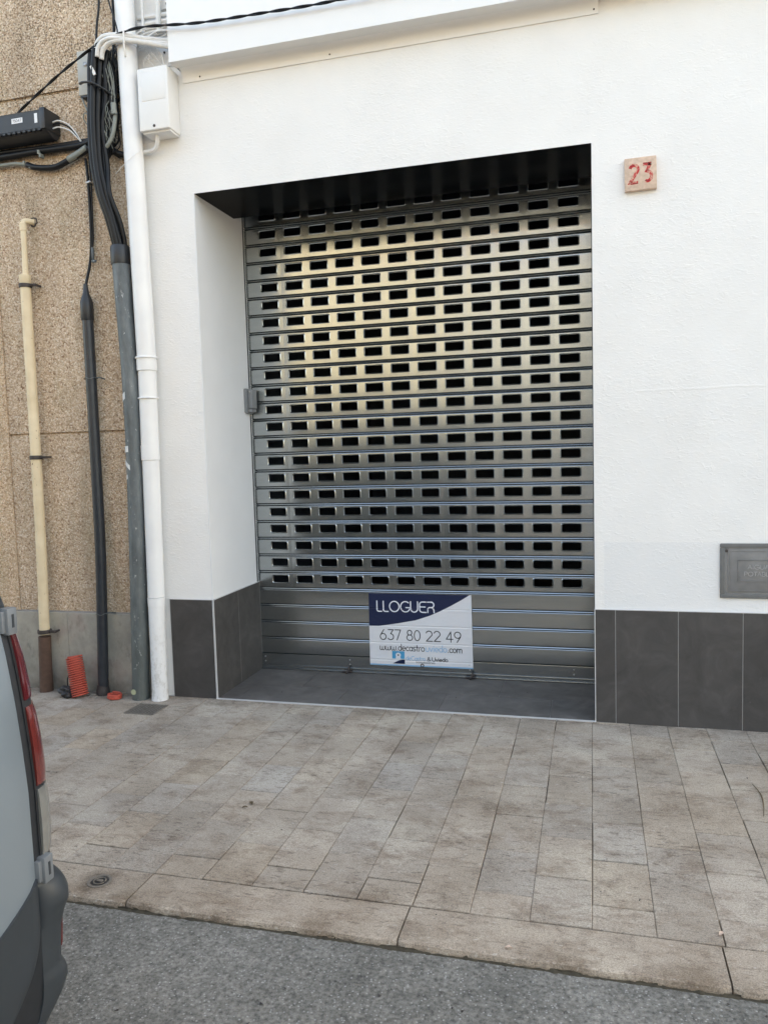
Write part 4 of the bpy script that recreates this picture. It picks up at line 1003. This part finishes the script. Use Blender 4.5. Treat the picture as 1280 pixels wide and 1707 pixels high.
cable('hook_wire', [(-.45, -.05, 4.05), (-.40, -.11, 3.93), (-.365, -.135, 3.85), (-.338, -.145, 3.765), (-.336, -.15, 3.72)], .0042, MT['cable'], 'short black wire holding the twisted cable at the drainpipe', cat='wire')
cable('thin_cable', [(-.425, -.03, 4.6), (-.43, -.03, 3.9), (-.437, -.035, 3.75), (-.44, -.05, 3.6)], .008, MT['cable'], 'black cable behind the drainpipe running up the tan wall')

# ============================================================ SMALL THINGS ON THE PAVEMENT
def coil(name, base, top, r, turns, rt, label):
    b = bm_(); base = Vector(base); top = Vector(top); ax = (top-base).normalized(); u = ax.cross(Vector((0, 1, 0))).normalized(); v = ax.cross(u)
    n = int(turns*22); pts = []
    for i in range(n+1):
        t = i/n; a = 2*math.pi*turns*t; rr = r*(1+.05*pnoise(Vector((t*turns*.35, 2, 0))))
        pts.append(base.lerp(top, t)+u*math.cos(a)*rr+v*math.sin(a)*rr)
    tube(b, pts, rt, 7, raw=True); o = obj(name, b, MT['orange'], smooth=True); return tag(o, label, 'hose')
coil('coiled_hose', (-.850, -.120, .008), (-.906, -.085, .240), .0450, 18, .0050, 'orange spiral hose coil standing against the stone plinth')
coil('coiled_hose', (-.620, -.112, .006), (-.617, -.110, .030), .0370, 2.9, .0060, 'flat ring of orange hose lying by the black pipe')
b = bm_(); bmesh.ops.create_icosphere(b, subdivisions=4, radius=.046)
for v in b.verts:
    d = 1+.55*pnoise(v.co*26)+.35*pnoise(v.co*60); v.co = Vector((v.co.x*1.15*d-.925, v.co.y*.8*d-.135, max(.0, v.co.z*.75*d+.028)))
tag(obj('crumpled_bag', b, MT['rubbish'], smooth=True, ang=35), 'crumpled black plastic scrap beside the orange hose coil', 'rubbish')
cable('bent_wire', [(-.925, -.13, .04), (-.935, -.12, .10), (-.925, -.11, .125), (-.895, -.10, .132)], .0035, MT['cable'], 'black bent wire rising from the plastic scrap', cat='wire')
rg = random.Random(5)
b = bm_()
def crumb(bm, x, y, z, s):
    vs_ = [bm.verts.new((x+rg.uniform(-s, s), y+rg.uniform(-s, s), z+rg.uniform(-.2, 1)*s)) for _ in range(6)]
    bmesh.ops.convex_hull(bm, input=vs_)
for i in range(340):
    x = rg.triangular(-1.0, -.56, -.76); y = -.012-abs(rg.gauss(0, .035))-(.05 if x < -.72 else 0)*rg.random(); crumb(b, x, y, .001, rg.uniform(.002, .008))
for i in range(240):
    x = rg.uniform(-1.5, -.45); crumb(b, x, -.004-abs(rg.gauss(0, .012)), .001, rg.uniform(.002, .006))
tag(obj('mortar_crumbs', b, MT['debris']), 'crumbled mortar and grit along the foot of the wall', 'debris', kind='stuff')
b = bm_()
for i in range(150):
    x, y = rg.uniform(-1.2, 3.6), rg.uniform(-1.9, -.05)
    crumb(b, x, y, .0, rg.uniform(.0012, .004))
for i in range(26): crumb(b, rg.uniform(.3, 2.1), rg.uniform(.05, .6), .004, rg.uniform(.0015, .005))
for i in range(60): crumb(b, rg.uniform(.2, 3.2), rg.uniform(-2.7, -1.99), ZR, rg.uniform(.002, .007))
tag(obj('dark_litter_specks', b, MT['iron']), 'tiny dark specks of litter scattered over pavement and threshold', 'litter', kind='stuff')
def leaf(x, y, z, l, wd, a, label, m='leaf'):
    b = bm_(); n = 6; rows = []
    for i in range(n+1):
        t = i/n; w_ = wd*math.sin(math.pi*(t*.94+.03)); c = .004*math.sin(t*3)
        rows.append([b.verts.new((l*(t-.5), w_, c+.004)), b.verts.new((l*(t-.5), 0, c)), b.verts.new((l*(t-.5), -w_, c+.003))])
    for p, q in zip(rows, rows[1:]):
        for k in range(2): b.faces.new((p[k], p[k+1], q[k+1], q[k]))
    o = obj('leaf', b, MT[m], smooth=True); o.location = (x, y, z); o.rotation_euler = (0, 0, a); tag(o, label, 'leaf')
leaf(.785, -1.235, .001, .030, .008, 2.2, 'small dry brown leaf on the pavement between van and shutter')
leaf(.775, -1.275, .001, .022, .003, .3, 'thin curled leaf sliver just in front of the small brown leaf')
leaf(2.497, -1.74, .001, .022, .006, .9, 'pale yellow leaf scrap by the right kerb joint', 'stone')
leaf(1.905, -1.935, .001, .020, .005, .2, 'tiny pale leaf caught at the kerb edge', 'stone')
# dry twig at the right edge of the pavement
cable('twig', [(2.778, -.650, .003), (2.784, -.70, .006), (2.791, -.762, .004), (2.782, -.85, .005), (2.764, -.945, .003)], [.0010, .0018, .0024, .0018, .0010], MT['leaf'], 'thin dry twig lying at the right edge of the pavement', cat='twig')
# cast iron grate
gr = thing('drain_grate', 'square cast iron drain grate in the pavement at the foot of the drainpipe', 'drain grate', (-.318, -.25, 0))
b = bm_(); frame(b, -.410, -.226, -.336, -.164, .010, -.0, .004)
bmesh.ops.rotate(b, verts=b.verts[:], cent=(0, 0, 0), matrix=Matrix.Rotation(R(90), 3, 'X'))
for v in b.verts: v.co = Vector((v.co.x, -v.co.y if False else v.co.z*0+v.co.y, v.co.z))
# the frame helper works in x-z; lay it flat
b.free(); b = bm_()
x0, x1, y0, y1 = -.410, -.226, -.337, -.166
for a in ((x0, x1, y0, y0+.009), (x0, x1, y1-.009, y1), (x0, x0+.009, y0+.009, y1-.009), (x1-.009, x1, y0+.009, y1-.009)): box(b, *a, -.004, .0030, .001, 1)
sub('frame', b, MT['grate'], gr)
b = bm_(); box(b, x0+.009, x1-.009, y0+.009, y1-.009, -.006, .0008); sub('pan', b, MT['rubbish'], gr)  # black sheet stands in for the shade below the grid
b = bm_(); m_ = 9
for i in range(1, m_):
    t = i/m_
    box(b, x0+(x1-x0)*t-.0030, x0+(x1-x0)*t+.0030, y0+.009, y1-.009, .0008, .0028)
    box(b, x0+.009, x1-.009, y0+(y1-y0)*t-.0030, y0+(y1-y0)*t+.0030, .0010, .0032)
sub('grid', b, MT['grate'], gr)
# round drain outlet in the kerb
dc = thing('floor_drain', 'round rusty floor drain set in the kerb stone beside the van', 'drain', (.523, -1.878, 0))
b = bm_(); lathe(b, [(.040, -.004), (.0405, .0025), (.036, .0038), (.031, .003), (.030, .0008), (.0, .0008)], (.523, -1.878, 0), 32, cap=False); sub('rim', b, MT['grate'], dc)
b = bm_(); lathe(b, [(.030, .0010), (.002, .0012)], (.523, -1.878, 0), 28); sub('lid', b, MT['rubbish'], dc)  # dark disc stands in for the shaded hole; no recess is cut
b = bm_(); tube(b, [(.523+.020*math.cos(a), -1.878+.020*math.sin(a), .0025) for a in [i*.3 for i in range(21)]], .0022, 6, 1); box(b, .512, .534, -1.884, -1.872, .001, .005, .001); box(b, .500, .506, -1.886, -1.866, .001, .004, .001); sub('inner_ring', b, MT['grate'], dc)

# ============================================================ THE VAN
van = thing('parked_van', 'silver blue van with dark plastic bumper parked at the kerb with its rear doors closed', 'van', (-1.1, -3.41, ZR))
YC = -3.41
def tab(T, z):
    if z <= T[0][0]: return T[0][1]
    for (a, c), (d, e) in zip(T, T[1:]):
        if z <= d: return c+(e-c)*(z-a)/(d-a)
    return T[-1][1]
YH = [(.15, .79), (.3, .817), (.45, .824), (.6, .828), (.75, .828), (.9, .822), (1.05, .812), (1.1, .806), (1.2, .792), (1.3, .775), (1.4, .755), (1.5, .730), (1.6, .70), (1.68, .65), (1.73, .57), (1.76, .40), (1.775, .0)]
XRr = [(.12, .92), (.2, .933), (.3, .942), (.5, .943), (.7, .940), (.8, .932), (.9, .921), (1.0, .906), (1.1, .885), (1.2, .862), (1.4, .825), (1.6, .795), (1.72, .765), (1.76, .74), (1.775, .70)]
def corner(z, u, off=0, side=1, r=.052, yd=None):
    """point on the body skin round the rear corner; u metres from the door edge, off outward"""
    Xr, Ys = tab(XRr, z), YC+tab(YH, z); ye = -2.662; L1 = max(.002, (Ys-r)-ye); L2 = r*math.pi/2
    if u <= L1: x, y, nx_, ny_ = Xr, ye+u, 1, 0
    elif u <= L1+L2:
        a = (u-L1)/r; x, y = Xr-r+r*math.cos(a), Ys-r+r*math.sin(a); nx_, ny_ = math.cos(a), math.sin(a)
    else: x, y, nx_, ny_ = Xr-r-(u-L1-L2), Ys, 0, 1
    x += nx_*off; y += ny_*off
    return (x, y if side == 1 else 2*YC-y, z)
def skin_patch(zs, us, off, side, depth=.015):
    """closed patch: outer skin with turned-in edges. off(z,u) or number"""
    fo = off if callable(off) else (lambda z, u: off)
    b = bm_(); g = [[b.verts.new(corner(z, u, fo(z, u), side)) for u in us] for z in zs]
    nz, nu = len(zs), len(us)
    for i in range(nz-1):
        for j in range(nu-1): b.faces.new((g[i][j], g[i][j+1], g[i+1][j+1], g[i+1][j]))
    def edge(idx):
        inn = [b.verts.new(corner(zs[i], us[j], fo(zs[i], us[j])-depth, side)) for i, j in idx]
        for k in range(len(idx)-1):
            a, c = idx[k], idx[k+1]; b.faces.new((g[a[0]][a[1]], g[c[0]][c[1]], inn[k+1], inn[k]))
    edge([(0, j) for j in range(nu)]); edge([(nz-1, j) for j in range(nu)]); edge([(i, 0) for i in range(nz)]); edge([(i, nu-1) for i in range(nz)])
    bmesh.ops.remove_doubles(b, verts=b.verts[:], dist=1e-6); bmesh.ops.recalc_face_normals(b, faces=b.faces[:]); return b
lin = lambda a, c, n: [a+(c-a)*i/n for i in range(n+1)]
# body shell
b = bm_()
zsec = [t[0] for t in YH]
def Tz(s):
    return tab([(0, 1.775), (2.35, 1.775), (2.6, 1.74), (3.25, 1.16), (3.35, 1.08), (3.85, .96), (4.0, .82), (4.08, .55), (4.1, .45)], s)
def section(s, inset):
    T = Tz(s); L_ = []
    for z, yh in YH:
        if T >= 1.0: zz = z if z <= 1.0 else 1.0+(z-1.0)*(T-1.0)/.775
        else: zz = .15+(min(z, 1.0)-.15)*(T-.15)/.85+(max(0, z-1)*.02)
        y_ = yh
        if T < 1.5 and z > 1.0: y_ = .835*(1-((z-1.0)/.775)**3) if T < 1.2 else yh
        k = max(0, 1-s/1.0); x = tab(XRr, z)*k+.94*(1-k)-s
        if s > 3.6: y_ *= 1-.22*((s-3.6)/.5)**2
        y_ = max(0, y_-inset); L_.append((x, y_, zz-(inset*.6 if z > 1.7 else 0)))
    return L_
sts = [(0, .052), (.002, .036), (.010, .018), (.024, .006), (.045, .0)]+[(s, 0) for s in (.1, .3, .6, 1.0, 1.6, 2.1, 2.35, 2.6, 2.8, 3.0, 3.25, 3.35, 3.6, 3.85, 3.95, 4.03, 4.1)]
rings = []
for s, ins in sts:
    sec = section(s, ins); rings.append([b.verts.new((x, YC+y, z)) for x, y, z in sec[:-1]]+[b.verts.new((sec[-1][0], YC, sec[-1][2]))]+[b.verts.new((x, YC-y, z)) for x, y, z in sec[:-1][::-1]])
for (sa, _), A, B_ in zip(sts, rings, rings[1:]):
    n = len(A)
    for k in range(n-1):
        f = b.faces.new((A[k], A[k+1], B_[k+1], B_[k]))
        zm_ = sum(v.co.z for v in f.verts)/4; xm = sum(v.co.x for v in f.verts)/4
        if 2.35 <= sa <= 3.2 and zm_ > 1.05 and not (sa < 2.6 and zm_ > 1.6): f.material_index = 1
    b.faces.new((A[-1], A[0], B_[0], B_[-1])).material_index = 2
b.faces.new(rings[0]); b.faces.new(rings[-1][::-1])
bmesh.ops.recalc_face_normals(b, faces=b.faces[:])
vbody = sub('body', b, [MT['vanpaint'], MT['glass'], MT['vanplast']], van, ang=35)
vbody.data.materials  # paint, glass, plastic
for side in (1, -1):
    my = (lambda y: y) if side == 1 else (lambda y: 2*YC-y)
    # corner trims: dark seam strip, lamp, upper pillar, bumper corner
    o = sub('corner_seam', skin_patch(lin(.50, 1.70, 26), lin(.0, .020, 2), .002, side, .01), MT['blackp'], van)
    o = sub('rear_pillar', skin_patch(lin(1.075, 1.70, 18), lin(.016, .16, 14), .004, side, .01), MT['vanplast'], van)
    lamp = sub('tail_lamp', skin_patch(lin(.528, 1.070, 20), lin(.016, .135, 16), .005, side), MT['blackp'], van)
    for nm, m_, za, zb_ in (('upper_lens', 'lensred', .900, 1.058), ('middle_lens', 'lensor', .706, .884), ('lower_lens', 'lensclear', .545, .698)):
        bb = skin_patch(lin(za, zb_, 10), lin(.022, .128, 16), lambda z, u, za=za, zb_=zb_: .0075+.004*max(0, math.sin(math.pi*(z-za)/(zb_-za)))**.4, side, .008)
        q = obj(nm, bb, MT[m_], lamp, smooth=True, ang=45); q.matrix_parent_inverse = lamp.matrix_world.inverted() @ Matrix.Identity(4)
        q.matrix_parent_inverse = Matrix.Identity(4)
    OFF = [(.10, -.01), (.13, .014), (.165, .030), (.20, .042), (.232, .046), (.258, .040), (.275, .026), (.30, .022), (.36, .024), (.40, .032), (.425, .042), (.448, .040), (.47, .030), (.49, .014), (.505, -.008)]
    bc = skin_patch(lin(.10, .505, 40), [.004]+lin(.02, .16, 16)+lin(.2, .95, 10), lambda z, u: tab(OFF, z)*min(1, max(.15, (u+.004)/.05)), side, .03)
    bump_ = sub('bumper_corner', bc, MT['vanplast'], van, ang=60)
    rf = skin_patch(lin(.292, .398, 8), lin(.066, .120, 8), .0285, side, .006)
    q = obj('reflector', rf, MT['lensor'], bump_, smooth=True, ang=40)
    # rear door with lower plastic cladding
    def ye(z):
        e_ = -2.664
        if z < .40: e_ -= .14*((.40-z)/.21)**2
        return e_
    def door_grid(za, zb_, yin, off, nz=30, ny=14, top=None):
        b = bm_(); rows = []
        for i in range(nz+1):
            row = []
            for j in range(ny+1):
                t = j/ny
                z = za+(zb_-za)*i/nz
                y = ye(z)+(yin-ye(z))*(t**1.3)
                if top: z = za+(top(y)-za)*i/nz; y = ye(z)+(yin-ye(z))*(t**1.3)
                row.append((tab(XRr, z)+off+(-.004 if j == 0 else 0)+.010*math.sin(math.pi*t*.5), my(y), z))
            rows.append([b.verts.new(p) for p in row])
        for p, q in zip(rows, rows[1:]):
            for j in range(ny): b.faces.new((p[j], p[j+1], q[j+1], q[j]))
        bd = [e for e in b.edges if e.is_boundary]
        g_ = bmesh.ops.extrude_edge_only(b, edges=bd); bmesh.ops.translate(b, verts=[v for v in g_['geom'] if isinstance(v, bmesh.types.BMVert)], vec=(-.03, 0, 0))
        bmesh.ops.recalc_face_normals(b, faces=b.faces[:]); return b
    dr = sub('rear_door', door_grid(.17, 1.72, -3.404, .007, 50), MT['vanpaint'], van, ang=40)
    topc = lambda y: tab([(-3.5, .42), (-2.86, .43), (-2.78, .445), (-2.72, .470), (-2.69, .487), (-2.664, .503)], y)
    q = obj('door_cladding', door_grid(.172, .5, -3.400, .0125, 24, 24, topc), MT['vanplast'], dr, smooth=True, ang=40)
    b = bm_(); rows = []
    for i in range(13):
        z = 1.13+.50*i/12; rows.append([b.verts.new((tab(XRr, z)+.0125, my(-2.715-.635*j/8), z)) for j in range(9)])
    for p, q in zip(rows, rows[1:]):
        for j in range(8): b.faces.new((p[j], p[j+1], q[j+1], q[j]))
    bd = [e for e in b.edges if e.is_boundary]; g_ = bmesh.ops.extrude_edge_only(b, edges=bd); bmesh.ops.translate(b, verts=[v for v in g_['geom'] if isinstance(v, bmesh.types.BMVert)], vec=(-.01, 0, 0)); bmesh.ops.recalc_face_normals(b, faces=b.faces[:])
    obj('rear_window', b, MT['glass'], dr, smooth=True, ang=40)
    for z in (.517, 1.078):
        b = bm_(); x = tab(XRr, z)
        box(b, x-.005, x+.014, min(my(-2.664), my(-2.652)), max(my(-2.664), my(-2.652)), z-.024, z+.024, .002, 2)
        box(b, x-.004, x+.022, min(my(-2.655), my(-2.626)), max(my(-2.655), my(-2.626)), z-.030, z+.030, .004, 2)
        h_ = sub('hinge', b, MT['hinge'], van, ang=40)
        b = bm_(); box(b, x+.0215, x+.0232, min(my(-2.643), my(-2.637)), max(my(-2.643), my(-2.637)), z-.014, z+.016, .0005); obj('hinge_slot', b, MT['vanplast'], h_)
    b = bm_(); rows = [[b.verts.new((tab(XRr, z)+.0035, my(y), z)) for y in lin(-2.655, -3.0, 6)] for z in lin(.10, .44, 8)]
    for p, q in zip(rows, rows[1:]):
        for j in range(6): b.faces.new((p[j], p[j+1], q[j+1], q[j]))
    sub('bumper_recess', b, MT['blackp'], van)
    # wheels
    for wx in (.25, -2.45):
        wl = sub('wheel', bm_() if False else lathe(bm_(), [(.20, my(-2.60)), (.30, my(-2.595)), (.315, my(-2.62)), (.315, my(-2.76)), (.30, my(-2.78)), (.20, my(-2.78))], (wx, 0, .285), 36, 'y'), MT['tyre'], van)
        q = obj('rim', lathe(bm_(), [(.205, my(-2.598)), (.195, my(-2.592)), (.14, my(-2.602)), (.06, my(-2.590)), (.01, my(-2.588))], (wx, 0, .285), 30, 'y'), MT['rim'], wl, smooth=True, ang=30)
        ar = bm_(); pts = [(wx+.36*math.cos(R(a)), my(-2.575), .285+.36*math.sin(R(a))) for a in range(-15, 196, 14)]; tube(ar, pts, .022, 8, 2); sub('wheel_arch', ar, MT['vanplast'], van)
    q = sub('headlight', lathe(bm_(), [(.10, -3.10), (.10, -3.135), (.06, -3.15)], (0, my(-2.80), .72), 20, 'x'), MT['lensclear'], van)
    b = bm_(); box(b, -2.05, -1.90, min(my(-2.50), my(-2.36)), max(my(-2.50), my(-2.36)), 1.0, 1.2, .03, 3); box(b, -2.0, -1.95, min(my(-2.60), my(-2.49)), max(my(-2.60), my(-2.49)), 1.04, 1.09, .01, 2); sub('side_mirror', b, MT['blackp'], van)
b = bm_(); box(b, .70, .945, YC-.76, YC+.76, .09, .166, .02, 3); sub('lower_valance', b, MT['vanplast'], van, ang=40)
b = bm_(); box(b, .950, .985, YC+.02, YC+.06, .80, .95, .008, 2); sub('door_handle', b, MT['blackp'], van)
b = bm_(); box(b, -3.22, -2.9, YC-.70, YC+.70, .14, .48, .05, 3); sub('front_bumper', b, MT['vanplast'], van, ang=40)

# ============================================================ ACROSS THE STREET (seen mirrored in the shutter)
b = bm_(); box(b, -40, 3.4, -7.6, -6.4, -.4, .08, .01, 2); box(b, 3.4, 40, -24, -6.4, -.4, .08, .01, 2); tag(obj('far_pavement', b, MT['paver']), kind='structure')  # wide right slab: open square added so sunlit ground brightens the left jamb
shade_attr(bpy.data.objects['far_pavement'], lambda p: (1, 1, 1))
def house(name, label, x0, x1, h, m, base, wins, y=-7.6):
    t = thing(name, label, 'building', ((x0+x1)/2, y, 0))
    b = bm_(); box(b, x0, x1, y-7, y, 0, h); sub('wall', b, MT[m], t, smooth=False)
    b = bm_(); box(b, x0+.002, x1-.002, y-.01, y+.03, 0, base, .006); sub('stone_base', b, MT['greywall'], t, smooth=False)
    b = bm_(); box(b, x0-.1, x1+.1, y-7, y+.3, h, h+.18, .02); sub('roof', b, MT['rooftile'], t, smooth=False)
    for wx, wz, ww, wh in wins:
        b = bm_(); frame(b, wx-ww/2, wx+ww/2, wz, wz+wh, .06, y-.02, y+.035, .004); box(b, wx-.025, wx+.025, y-.01, y+.03, wz+.06, wz+wh-.06)
        wf = sub('window', b, MT['shutterbrown'], t, smooth=False)
        b = bm_(); box(b, wx-ww/2+.06, wx+ww/2-.06, y-.01, y+.012, wz+.06, wz+wh-.06); obj('pane', b, MT['glass'], wf)
    return t
house('cream_house', 'cream rendered house across the street mirrored as pale yellow in the shutter', -7.5, -.25, 5.8, 'creamwall', 1.45, [(-5.6, 2.2, 1.1, 1.4), (-5.6, 4.2, 1.0, 1.1)])
house('beige_house', 'beige rendered house across the street to the right of the cream one', -.2, 3.4, 5.0, 'beigewall', 1.2, [(2.6, 2.4, .9, 1.3)])
house('low_house', 'low pale house set back beyond the added open square across the street', 5, 24, 3.2, 'beigewall', .8, [(8, 1.2, 1.1, 1.2), (12, 1.2, 1.1, 1.2), (16, 1.2, 1.1, 1.2)], -24)
house('grey_house', 'grey rendered house across the street to the left of the cream one', -15.5, -7.55, 4.8, 'greywall', 1.2, [(-9.4, 2.2, 1.1, 1.4), (-12.4, 2.2, 1.1, 1.4)])
